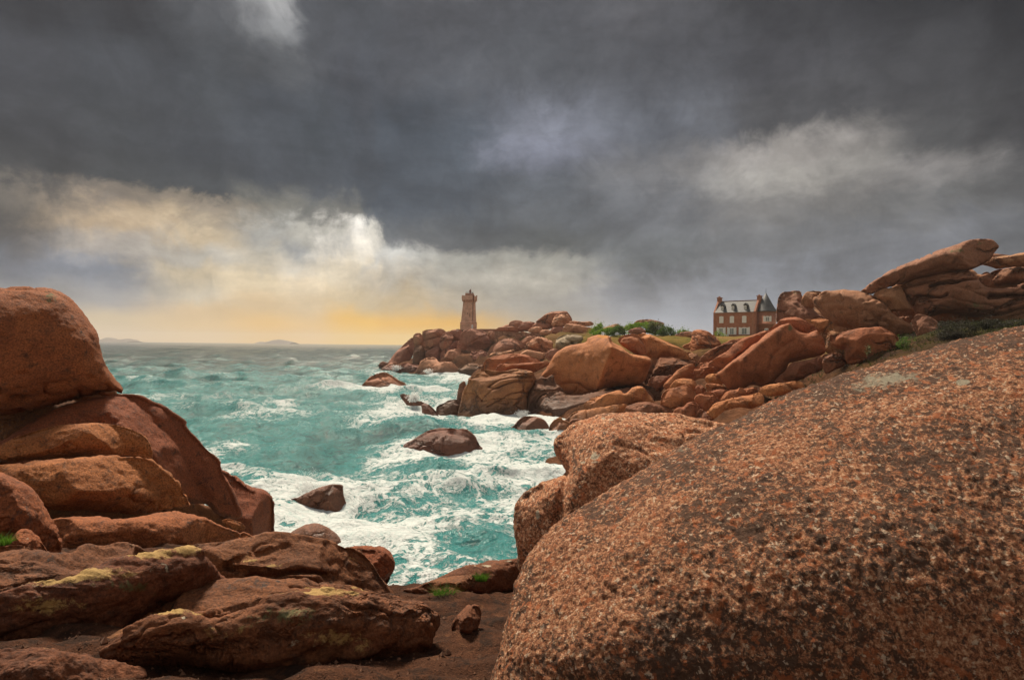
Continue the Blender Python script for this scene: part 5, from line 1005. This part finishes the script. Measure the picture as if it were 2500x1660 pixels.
sl = (RG - E) / (HD / 2 + .35)
def arched(x0, x1, z0, z1, r=.14, n=6):
    c_ = (x0 + x1) / 2
    return [(x0, z0), (x1, z0)] + [(x1 + (x0 - x1) * i / n, z1 - r + r * math.sin(math.pi * i / n) ** .8) for i in range(n + 1)]
def Hx(px): return (px - 315) / 1115 * HL
def window(x0, x1, z0, z1, parent, closed=False, shutters=True, y=0.0):
    f = MB().prism(arched(x0, x1, z0, z1), y - .06, y - .004).build('window', M_shut, parent)
    if closed:
        m = MB(); c_ = (x0 + x1) / 2
        for a, b_ in ((x0 + .05, c_ - .02), (c_ + .02, x1 - .05)): m.prism(arched(a, b_, z0 + .05, z1 - .06, .05), y - .10, y - .063)
        m.build('closed_shutter', M_shut, f)
        return f
    m = MB(); c_ = (x0 + x1) / 2
    for a, b_ in ((x0 + .13, c_ - .05), (c_ + .05, x1 - .13)):
        n = 3; hgt = (z1 - z0 - .42) / n
        for i in range(n):
            m.box(a, b_, y - .075, y - .063, z0 + .13 + i * hgt, z0 + .13 + i * hgt + hgt - .05)
    m.build('pane', M_pane, f)
    if shutters:
        wd = (x1 - x0) / 2
        for a, b_ in ((x0 - wd - .03, x0 - .03), (x1 + .03, x1 + wd + .03)):
            s_ = MB().prism([(a, z0), (b_, z0), (b_, z1 - (.14 if b_ < c_ else 0) + .04), (a, z1 - (0 if b_ < c_ else .14) + .04)], y - .10, y - .05).build('shutter', M_shut, f)
    return f
def Hz(py): return (1290 - py) / 660 * E + .05
for x in (510, 812, 1155): window(Hx(x) - .60, Hx(x) + .60, Hz(930), Hz(735), house, closed=True)
for x, d in ((505, .62), (812, .62), (1160, .74)):
    window(Hx(x) - d, Hx(x) + d, Hz(1250), Hz(1050), house)
for x in (515, 820, 1165):                         # dormers
    c_ = Hx(x); yb = 0.55; z0 = E + (yb + .35) * sl - .1
    d_ = MB(); d_.box(c_ - .42, c_ + .42, yb, yb + 2.0, z0 - .3, z0 + 1.3)
    dm = d_.build('dormer', M_slate, house)
    window(c_ - .34, c_ + .34, z0, z0 + 1.22, dm, shutters=False, y=yb)
    v = MB(); v.prism([(c_ - .56, z0 + 1.303), (c_ + .56, z0 + 1.303), (c_, z0 + 1.95)], yb - .2, yb + 3.0)
    v.build('dormer_roof', M_slate, dm)
# turret
TX, TY_ = HL + 1.9, 3.9
tw = MB().lathe(TX, TY_, [(2.75, -2.0), (2.75, 3.3), (2.85, 3.32), (2.85, 3.5), (2.62, 3.52), (2.62, E + .15)], 40).build('turret_wall', M_brick, house)
for p in tw.data.polygons: p.use_smooth = True
m = MB()
for i in range(40):
    a = 2 * math.pi * i / 40
    m.lathe(TX + 2.66 * math.cos(a), TY_ + 2.66 * math.sin(a), [(0.07, E - .35), (0.10, E + .1)], 6)
m.build('corbel_band', M_gran, tw)
ct = MB().lathe(TX, TY_, [(3.05, E + .153), (3.0, E + .25), (2.3, E + 1.2), (1.35, E + 3.0), (0.10, E + 5.4)], 40).build('turret_roof', M_slate, house)
for p in ct.data.polygons: p.use_smooth = True
MB().lathe(TX, TY_, [(0.09, E + 5.3), (0.05, E + 5.9), (0.015, E + 6.9)], 8).build('finial', M_slate, ct)
def turret_window(ang, z0, z1, wd, shut):
    e = bpy.data.objects.new('window', None); COL.objects.link(e); e.parent = house
    a = R(ang); e.location = (TX + 2.60 * math.cos(a), TY_ + 2.60 * math.sin(a), 0); e.rotation_euler = (0, 0, a + math.pi / 2)
    m = MB().prism(arched(-wd, wd, z0, z1), -.30, .06).build('frame', M_shut, e)
    m = MB()
    for a_, b_ in ((-wd + .12, -.05), (.05, wd - .12)): m.box(a_, b_, -.32, -.303, z0 + .12, z1 - .3)
    m.build('pane', M_pane, e)
    if shut:
        for a_, b_ in ((-wd - .5, -wd - .04), (wd + .04, wd + .5)): MB().box(a_, b_, -.34, -.28, z0, z1).build('shutter', M_shut, e)
turret_window(-66, 4.0, 5.55, .52, True)
turret_window(10, 3.9, 5.55, .5, True)
turret_window(-70, 0.4, 2.2, .5, False)
lw = MB().box(Hx(530), Hx(745), -1.5, -.5, -.5, .42).build('garden_wall', M_white, None)
lw.matrix_world = house.matrix_world if False else Matrix.Translation(house.location) @ Matrix.Rotation(R(-40), 4, 'Z')
tag(lw, 'low white terrace wall in front of the villa between its ground floor windows', 'wall')

# ================================================================== stone bridge and walls by the lighthouse
M_stone, t, b = new_mat('rubble_wall')
pos = t.n('ShaderNodeNewGeometry').outputs['Position']
v = t.voro(pos, 1.6, 'F1', 'Color'); ve = t.voro(pos, 1.6, 'DISTANCE_TO_EDGE')
sc = t.n('ShaderNodeSeparateColor'); t.put(sc.inputs[0], v)
c = t.ramp(sc.outputs[0], [(0, (0.22, 0.10, 0.06)), (0.5, (0.34, 0.16, 0.10)), (1, (0.42, 0.22, 0.14))])
c = t.mix(t.mr(ve, 0.0, 0.06, 1.0, 0.0), c, (0.09, 0.05, 0.035))
t.put(b.inputs['Base Color'], c); b.inputs['Roughness'].default_value = 0.9
t.put(b.inputs['Normal'], t.bump(ve, 0.8, 0.15))
def slab_px(name, pts, Y, thick, mat, parent=None):
    """wall elevation given as photo points at distance Y, with its real thickness"""
    W = [at(px, py, Y) for px, py in CA(pts)]
    m = MB(); m.prism([(p[0], p[2]) for p in W], Y, Y + thick); return m.build(name, mat, parent)
br0 = empty('stone_bridge', tuple(at(*CA([(1320, 640)])[0], 186.5)))
tag(br0, 'low stone footbridge with one flat arch on the way to the lighthouse', 'bridge')
def under(o, par):
    o.parent = par; o.matrix_parent_inverse = Matrix.Translation(par.location).inverted(); return o
arc = [(1410 - 180 * i / 14, 655 - 40 * math.sin(math.pi * i / 14) ** .7) for i in range(15)]
under(slab_px('arch_wall', [(1205, 600), (1480, 603), (1500, 640), (1500, 690), (1412, 690)] + arc + [(1228, 690), (1205, 690)], 186.5, 3.2, M_stone), br0)
under(slab_px('parapet', [(1205, 583), (1350, 588), (1480, 596), (1590, 600), (1590, 610), (1480, 602.5), (1205, 599)], 186.4, .6, M_stone), br0)
tag(slab_px('retaining_wall', [(1495, 605), (1600, 602), (1720, 612), (1830, 620), (1830, 700), (1700, 700), (1560, 690), (1501, 690)], 180, 2.0, M_stone), 'brown rubble retaining wall running right from the stone bridge', 'wall')
tag(slab_px('terrace_wall', [(1032, 561), (1225, 561), (1260, 575), (1225, 600), (1032, 600)], 206, 1.0, M_gran), 'long low parapet wall between the lighthouse and the bridge', 'wall')
pst = MB(); p = at(*CA([(519, 605)])[0], 207); pst.box(p[0] - .22, p[0] + .22, 207, 207.44, p[2] - .4, at(*CA([(519, 581)])[0], 207)[2], taper=.8)
tag(pst.build('marker_post', M_lhd), 'short dark stone post at the seaward end of the headland top', 'post')

# ================================================================== bushes, plants and tufts
def leaf_mat(name, c1, c2, c3=None):
    m, t, b = new_mat(name)
    pos = t.n('ShaderNodeNewGeometry').outputs['Position']
    n = t.noise(pos, 0.9, 4, 0.6); n2 = t.noise(pos, 6.0, 3, 0.7)
    c = t.mix(t.mr(n, 0.35, 0.65), c1, c2)
    if c3: c = t.mix(t.mr(n2, 0.55, 0.62), c, c3)
    t.put(b.inputs['Base Color'], t.vmath('SCALE', c, scale=t.mr(n2, 0.3, 0.7, 0.6, 1.4, 'LINEAR'))); b.inputs['Roughness'].default_value = 0.6
    b.inputs['Specular IOR Level'].default_value = 0.25
    tr = t.n('ShaderNodeBsdfTranslucent'); t.put(tr.inputs[0], t.vmath('SCALE', c, scale=1.3)); ms = t.n('ShaderNodeMixShader'); ms.inputs[0].default_value = 0.5
    t.put(ms.inputs[1], b.outputs[0]); t.put(ms.inputs[2], tr.outputs[0])
    t.put(next(n_ for n_ in m.node_tree.nodes if n_.type == 'OUTPUT_MATERIAL').inputs[0], ms.outputs[0])
    return m
M_leaf1 = leaf_mat('leaf_bright', (0.19, 0.29, 0.03), (0.10, 0.19, 0.02))
M_leaf2 = leaf_mat('leaf_dark', (0.09, 0.15, 0.03), (0.05, 0.10, 0.025))
M_leaf3 = leaf_mat('leaf_flowering', (0.09, 0.105, 0.035), (0.06, 0.085, 0.025), (0.42, 0.38, 0.26))
M_stem = flat_mat('woody_stem', (0.07, 0.045, 0.03), 0.85)
def bush(name, label, pts, Y, mat, n=2200, leaf=0.3, depth=None, cat='bush', group=None):
    rs = np.random.RandomState(len(bpy.data.objects))
    out = smooth_outline(np.array(pts, float), 2.0)
    lo, hi = out.min(0), out.max(0)
    q = rs.uniform(lo, hi, (n * 3, 2)); D, _ = seg_dist(q, out); q = q[inside(q, out)][:n]
    D, _ = seg_dist(q, out); dmax = D.max(); mpx = Y / FPX
    T = depth or dmax * mpx * 1.6
    d = rays(q); W = CP + d * (Y / d[:, 1])[:, None]
    hh = np.sqrt(np.clip(1 - (1 - D / dmax) ** 2, 0, 1))
    W[:, 1] += T * hh * (rs.uniform(-1, 1, len(q))) ** 1
    W += rs.normal(0, leaf * .35, W.shape)
    stray = rs.uniform(size=len(W)) < .22
    W[stray] += rs.normal(0, leaf * 1.7, (int(stray.sum()), 3))
    kp = pnoise(W / (leaf * 5.0)) > -.22
    W = W[kp]
    W += ((pnoise(W / (leaf * 7.0) + 3))[:, None] * np.array([.4, .4, 1.0])) * leaf * 2.2
    V, F = [], []
    a = rs.normal(size=(len(W), 3)); a /= np.linalg.norm(a, axis=1)[:, None]
    b_ = np.cross(a, rs.normal(size=(len(W), 3))); b_ /= np.linalg.norm(b_, axis=1)[:, None]
    L = leaf * rs.uniform(.5, 1.2, len(W))[:, None]
    V = np.concatenate([W - a * L * .5, W + b_ * L * .28, W + a * L * .5, W - b_ * L * .28])
    k = len(W); i = np.arange(k); F = np.stack([i, i + k, i + 2 * k, i + 3 * k], 1)
    e = empty(name, tuple(W[:, 0:3].mean(0) * [1, 1, 0] + [0, 0, W[:, 2].min()]))
    tag(e, label, cat, group)
    f = mesh_np('foliage', V - np.array(e.location), F, mat, smooth=False, parent=e)
    m = MB()
    for _ in range(5):
        x, y = rs.normal(0, .12 * np.ptp(W[:, 0]), 2); m.lathe(x, y * .5, [(leaf * .2, -.3), (leaf * .08, np.ptp(W[:, 2]) * .6)], 6)
    m.build('stem', M_stem, e)
    return e
GB = 'bushes on the grassy headland'
bush('bush', 'bright green bush leaning against the grooved rocks, leftmost on the grass', CB([(465, 385), (500, 345), (530, 318), (560, 303), (592, 320), (565, 350), (520, 395)]), 150, M_leaf1, 3200, .32, group=GB)
bush('bush', 'long bright bush spreading along the grass edge in front of the peaked rock', CB([(485, 402), (520, 375), (570, 355), (640, 342), (680, 350), (660, 390), (590, 405), (530, 412)]), 136, M_leaf1, 4200, .30, group=GB)
bush('bush', 'dark round bush below the low peaked rock', CB([(630, 400), (640, 360), (690, 335), (740, 330), (765, 365), (750, 400), (690, 412)]), 134, M_leaf2, 4200, .30, group=GB)
bush('bush', 'big light green bush heaped over the rocks in the middle of the grass', CB([(748, 350), (780, 318), (850, 303), (930, 298), (990, 315), (1030, 345), (1050, 385), (1000, 398), (940, 385), (860, 360), (790, 375)]), 141, M_leaf1, 8000, .30, group=GB)
bush('bush', 'pale flowering bush beside the flat capped rock', CB([(930, 318), (985, 295), (1040, 300), (1075, 312), (1075, 350), (1040, 370), (985, 350)]), 140, M_leaf3, 4000, .28, group=GB)
bush('bush', 'dark green bush at the right end of the row of bushes', CB([(1020, 395), (1060, 360), (1085, 335), (1130, 343), (1165, 365), (1185, 388), (1150, 402), (1080, 402)]), 137, M_leaf2, 4200, .30, group=GB)
bush('bush', 'small isolated bush between the bushes and the orange capped rock', CB([(1195, 372), (1212, 355), (1240, 348), (1275, 360), (1292, 376), (1240, 384)]), 132, M_leaf1, 1500, .28, group=GB)
bush('bush', 'little green shrub at the left corner of the villa', CZ([(1647, 772), (1652, 766), (1668, 765), (1676, 771), (1664, 776)]), 160, M_leaf1, 300, .4, group=GB)
bush('bush', 'dim shrub in the dark gap right of the square shouldered block', CD([(1150, 1180), (1160, 1110), (1190, 1075), (1230, 1080), (1250, 1130), (1210, 1190)]), 50, M_leaf2, 800, .16, group=GB)
bush('heather', 'broad dark heather mound under the clefts, upper left of the slope', CD([(1540, 1000), (1570, 930), (1650, 915), (1800, 935), (1900, 950), (1850, 1010), (1700, 1050), (1620, 1055)]), 53, leaf_mat('leaf_heather', (0.045, 0.04, 0.03), (0.03, 0.035, 0.018)), 3800, .16, cat='heather', group='heather mounds on the slope')
for px_, lbl in (([(1545,1040),(1580,1005),(1660,1000),(1740,1015),(1760,1060),(1640,1085),(1560,1080)], 'dark heather mound nearest the round boulder, half hidden by the enormous coarse boulder'), ([(1880,960),(1940,925),(2050,915),(2130,930),(2110,985),(1990,1000)], 'dark heather mound in the middle of the slope under the clefts'), ([(2150,945),(2220,905),(2330,895),(2440,910),(2440,960),(2280,985)], 'dark heather mound at the right edge under the clefts')):
    bush('heather', lbl, CD(px_), 52, bpy.data.materials['leaf_heather'], 3000, .15, cat='heather', group='heather mounds on the slope')
bush('plant', 'wispy plant growing from the face of the square shouldered block', CC([(1780, 780), (1785, 730), (1800, 700), (1822, 690), (1830, 740), (1815, 790)]), 49.6, M_leaf3, 300, .1, depth=.15, cat='plant')

def tuft(name, label, px, py, Y, n, h, spread, mat, cat='grass tuft', group=None, bend=.5):
    rs = np.random.RandomState(int(px)); p = at(px, py, Y); V, F = [], []
    for i in range(n):
        a = rs.uniform(0, 2 * math.pi); r = spread * math.sqrt(rs.uniform()); bx, by = r * math.cos(a), r * math.sin(a) * .6
        hh = h * rs.uniform(.5, 1.1); lx, ly = rs.normal(0, bend * hh, 2) + np.array([bx, by]) * .8; wd = h * .03
        k = len(V)
        for t_ in (0, .4, .75, 1):
            c_ = np.array([bx + lx * t_ ** 1.8, by + ly * t_ ** 1.8, hh * t_ * (1 - .15 * t_)]); w_ = wd * (1 - t_ * .95)
            V += [c_ + [w_, w_ * .3, 0], c_ - [w_, w_ * .3, 0]]
        for j in range(3): F.append((k + 2 * j, k + 2 * j + 1, k + 2 * j + 3, k + 2 * j + 2))
    o = mesh_np(name, V, F, mat); o.location = p
    return tag(o, label, cat, group)
M_blade = leaf_mat('grass_blade', (0.07, 0.15, 0.015), (0.045, 0.10, 0.012))
GT = 'grass tufts in rock cracks'
q = CF([(1975, 350), (2135, 280), (25, 130), (15, 110)])
tuft('grass_tuft', 'green grass tuft in front of the squarish brown block', q[0][0], q[0][1] + 2, 5.45, 170, .11, .10, M_blade, group=GT)
tuft('grass_tuft', 'green grass tuft at the right shoulder of the squarish brown block', q[1][0], q[1][1] + 3, 5.6, 150, .10, .055, M_blade, group=GT)
tuft('grass_tuft', 'dark green tuft under the streaked boulder at the left edge', q[2][0] - 8, q[2][1] - 3, 7.4, 150, .16, .10, M_blade, group=GT)
# rough grass on the slope at the far right
rs = np.random.RandomState(5); V, F = [], []
for i in range(5200):
    x, y = rs.uniform(24, 62), rs.uniform(42, 76); z = land_z(x, y)
    if pnoise(np.array([[x / 4, y / 4, 1.0]]))[0] < -.12: continue
    for j in range(3):
        k = len(V); h = rs.uniform(.15, .42); a = rs.uniform(0, 6.28); lx, ly = rs.normal(0, .16, 2); px_, py_ = rs.normal(0, .1, 2)
        w_ = np.array([math.cos(a), math.sin(a), 0]) * .045; b0 = np.array([x + px_, y + py_, z - .05])
        V += [b0 + w_, b0 - w_, b0 + [lx, ly, h]]; F.append((k, k + 1, k + 2))
tag(mesh_np('grass', V, F, leaf_mat('slope_grass', (0.045, 0.055, 0.012), (0.022, 0.028, 0.009), (0.09, 0.085, 0.02))), 'rough grass on the slope under the clefted rocks', 'grass', kind='stuff')
# ================================================================== sea
rs = np.random.RandomState(11)
NX, NY = 460, 1150
ys = np.concatenate([[8.0], 14.0 * (4000 / 14.0) ** (np.linspace(0, 1, NY - 1) ** 1.0)])
tx = np.linspace(-1, 1, NX)
hw = 1.15 * ys + 14
SX = tx[None, :] * hw[:, None]; SY = np.repeat(ys[:, None], NX, 1)
x, y = SX.ravel(), SY.ravel()
res = np.maximum(2 * (1.15 * y + 14) / NX, y * 0.005)
calm = 1.0
Zw = np.zeros_like(x); DX = np.zeros_like(x); DY = np.zeros_like(x)
wind = R(-118)                                        # waves roll in from the open sea on the left towards the cove
for i in range(74):
    lam = 1.6 * (34 / 1.6) ** rs.uniform(0, 1) if i > 7 else rs.uniform(24, 46)
    amp = 0.0150 * lam ** 0.90 * rs.uniform(.6, 1.3) if lam < 24 else 0.0042 * lam
    th = wind + rs.normal(0, .55 if lam < 24 else .25)
    k = 2 * math.pi / lam; ph = rs.uniform(0, 2 * math.pi)
    f = np.clip((lam / res - 3) / 4, 0, 1)
    p_ = k * (x * math.cos(th) + y * math.sin(th)) + ph
    c_, s_ = np.cos(p_), np.sin(p_)
    Zw += f * amp * c_; DX -= f * .85 * amp * math.cos(th) * s_; DY -= f * .85 * amp * math.sin(th) * s_
p3 = np.stack([x, y, 0 * x], 1)
near = np.clip((150 - y) / 90, 0, 1)
ch = np.zeros_like(x); m_ = near > 0
q3 = p3[m_] / 2.6; q3[:, :2] += 0.55 * np.stack([pnoise(p3[m_] / 3.1 + 5), pnoise(p3[m_] / 3.1 + 40)], 1)
ch[m_] = -fbm(q3, 4, .55, True)                       # broken confused water between the rocks
Zw = Zw * (1 - .35 * near) + near * (.30 * ch + .06)
# foam cover: wash round every rock, the churned cove, breaking crests further out
big = np.zeros_like(x); mid_ = y < 420
big[mid_] = fbm(p3[mid_] / np.array([9, 13, 1.]), 3)
foam = np.interp(y, [0, 30, 62, 85, 110, 170, 230, 600], [.42, .45, .46, .45, .40, .30, .17, .10]) + .26 * big
px_ = x / y * FPX                                      # bearing: the open water on the left is less broken
foam -= .20 * np.clip((-.10 - x / y) / .25, 0, 1) * np.clip((y - 26) / 25, 0, 1)
wash = np.zeros_like(x)
for rx, ry, rr in SEA_ROCKS:
    d = np.sqrt((x - rx) ** 2 + ((y - ry) * .75) ** 2) / (rr * 1.05 + .5)
    wash = np.maximum(wash, np.exp(-np.maximum(d - .7, 0) ** 1.2 / .55))
for rx, ry, rr in ((-21, 178, 12), (-6, 160, 10), (-9, 135, 9), (-8, 100, 8), (-2, 92, 9), (0.5, 66, 5), (-6, 85, 7)):
    wash = np.maximum(wash, .9 * np.exp(-((x - rx) ** 2 + ((y - ry) * .6) ** 2) / rr ** 2))
foam += wash * (.14 + .40 * big)
for rx, ry, ax, ay, am in ((-9.5, 58, 9, 5, -.34), (-6, 40, 3.5, 4, -.12), (-1.0, 26.5, 2.3, 3.2, -.30), (-2.5, 96, 9, 5, -.3), (-16, 46, 5, 5, -.15)):
    foam += am * np.exp(-(((x - rx) / ax) ** 2 + ((y - ry) / ay) ** 2))
crest = Zw / (np.abs(Zw).mean() * 2.2 + 1e-6)
foam += .07 * np.clip(crest, -1, 1.5)
foam = np.minimum(foam, .60)
V = np.stack([x + DX * (1 - .4 * near), np.maximum(y + DY * (1 - .4 * near), 6), Zw], 1)
idx = np.arange(len(x)).reshape(NY, NX)
F = np.stack([idx[:-1, :-1], idx[:-1, 1:], idx[1:, 1:], idx[1:, :-1]], -1).reshape(-1, 4)
M_sea_w, t, b = new_mat('sea_water')
pos = t.n('ShaderNodeNewGeometry').outputs['Position']
sz_ = t.n('ShaderNodeSeparateXYZ'); t.put(sz_.inputs[0], pos)
flatp = t.n('ShaderNodeCombineXYZ'); t.put(flatp.inputs[0], sz_.outputs[0]); t.put(flatp.inputs[1], sz_.outputs[1])
fp = flatp.outputs[0]
fo = t.attr('foam')
wp = t.vmath('ADD', fp, t.vmath('SCALE', t.vmath('SUBTRACT', t.noise(fp, 0.33, 5, 0.6, out='Color'), (.5, .5, .5)), scale=2.6))
wp2 = t.vmath('ADD', wp, t.vmath('SCALE', t.vmath('SUBTRACT', t.noise(wp, 1.4, 4, 0.6, out='Color'), (.5, .5, .5)), scale=.7))
def ridge(v): return t.math('SUBTRACT', 1.0, t.math('MULTIPLY', t.math('ABSOLUTE', t.math('SUBTRACT', v, .5)), 5.0))
r1 = ridge(t.noise(wp, 0.55, 6, .55)); r2 = ridge(t.noise(wp2, 1.7, 5, .6)); r3 = t.noise(wp2, 5.0, 6, .7)
cover = t.noise(wp, 0.22, 5, .6)
val = t.math('ADD', t.math('ADD', t.math('MULTIPLY', r1, .20), t.math('MULTIPLY', r2, .26)), t.math('ADD', t.math('MULTIPLY', r3, .40), t.math('MULTIPLY', cover, .35)))
th_ = t.math('SUBTRACT', t.math('ADD', val, fo), 1.0)
white = t.mr(th_, .03, .16)
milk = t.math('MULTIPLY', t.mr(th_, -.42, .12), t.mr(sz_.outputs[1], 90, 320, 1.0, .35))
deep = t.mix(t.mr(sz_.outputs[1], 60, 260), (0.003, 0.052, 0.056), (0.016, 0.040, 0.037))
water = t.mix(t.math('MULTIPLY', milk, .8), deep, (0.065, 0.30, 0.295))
fc = t.ramp(t.noise(wp2, 3.2, 7, .7), [(.3, (0.36, 0.48, 0.47)), (.5, (0.58, 0.63, 0.62)), (.7, (0.70, 0.72, 0.71))])
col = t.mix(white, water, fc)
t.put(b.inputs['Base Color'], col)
t.put(b.inputs['Roughness'], t.mixf(white, .16, .75))
b.inputs['IOR'].default_value = 1.33; b.inputs['Specular IOR Level'].default_value = 0.3
wn = t.math('ADD', t.noise(wp2, 2.2, 6, .62), t.math('MULTIPLY', t.noise(fp, 0.55, 5, .6), 1.2))
t.put(b.inputs['Normal'], t.bump(t.math('ADD', wn, t.math('MULTIPLY', white, .35)), .75, .30))
sea = mesh_np('sea', V, F, M_sea_w, attrs={'foam': foam})
tag(sea, 'rough turquoise sea streaked with white foam', 'sea', kind='structure')

# spray thrown up where waves hit the rocks
M_spray, t, b = new_mat('spray')
b.inputs['Base Color'].default_value = (.9, .92, .92, 1); b.inputs['Roughness'].default_value = .6
tr = t.n('ShaderNodeBsdfTranslucent'); tr.inputs[0].default_value = (.95, .96, .96, 1); ms = t.n('ShaderNodeMixShader'); ms.inputs[0].default_value = .8
t.put(ms.inputs[1], b.outputs[0]); t.put(ms.inputs[2], tr.outputs[0])
t.put(next(n_ for n_ in M_spray.node_tree.nodes if n_.type == 'OUTPUT_MATERIAL').inputs[0], ms.outputs[0])
def spray(label, crop, cx, cy, Y, wpx, hpx, n, r0, lean=0.0):
    p = at(*crop([(cx, cy)])[0], Y); mp = Y / FPX * crop.k; W, H_ = wpx * mp, hpx * mp
    rs = np.random.RandomState(int(cx)); V, F = [], []
    tt = rs.uniform(0, 1, n) ** 1.5; jets = rs.uniform(-1, 1, 9); j = rs.randint(0, 9, n)
    fan = .35 + .65 * tt
    X_ = (jets[j] * .5 + rs.normal(0, .22, n)) * W * .5 * fan + lean * tt * W
    Z_ = tt * H_ * (.55 + .45 * np.cos(jets[j] * 1.5)) * rs.uniform(.7, 1, n)
    Y_ = rs.normal(0, .25, n) * W * .5
    C_ = np.stack([X_, Y_, Z_], 1); r = r0 * rs.uniform(.4, 1.2, n) * (1.1 - .6 * tt)
    T4 = np.array([[1, 1, 1], [1, -1, -1], [-1, 1, -1], [-1, -1, 1]]) * .6
    V = (C_[:, None] + T4[None] * r[:, None, None]).reshape(-1, 3)
    i = np.arange(n)[:, None] * 4
    F = np.concatenate([i + np.array([f]) for f in ((0, 1, 2), (0, 3, 1), (0, 2, 3), (1, 3, 2))])
    o = mesh_np('sea_spray', V, F, M_spray, smooth=True); o.location = p
    tag(o, label, 'spray', 'bursts of spray', 'stuff')
spray('burst of spray behind the wedge shaped rock', CG, 410, 830, 33.6, 330, 190, 1900, .035, .05)
spray('burst of spray at the foot of the fissured cliff', CG, 1820, 312, 73, 150, 45, 900, .10)
spray('burst of spray where the wave meets the jagged red rock', CG, 1110, 215, 84, 160, 70, 1100, .12, .1)
spray('burst of spray on the reddish shelf below the lighthouse', CA, 590, 985, 172, 200, 50, 900, .2)
spray('burst of spray over the flat rock of the headland foot', CA, 260, 960, 180, 180, 60, 900, .2)
spray('curtain of spray between the cliff and the humpbacked rock', CG, 1440, 385, 63, 170, 70, 1200, .08)

# sea air that veils the islands
M_haze = bpy.data.materials.new('haze'); M_haze.use_nodes = True
t = NT(M_haze.node_tree); M_haze.node_tree.nodes.clear()
pv = t.n('ShaderNodeVolumePrincipled'); pv.inputs['Color'].default_value = (.95, .93, .92, 1); pv.inputs['Density'].default_value = 0.00016; pv.inputs['Anisotropy'].default_value = 0.2
o_ = t.n('ShaderNodeOutputMaterial'); t.put(o_.inputs['Volume'], pv.outputs[0])
hz = MB().box(-5200, 5200, -60, 4300, -14, 72).build('haze', M_haze)
tag(hz, kind='stuff')
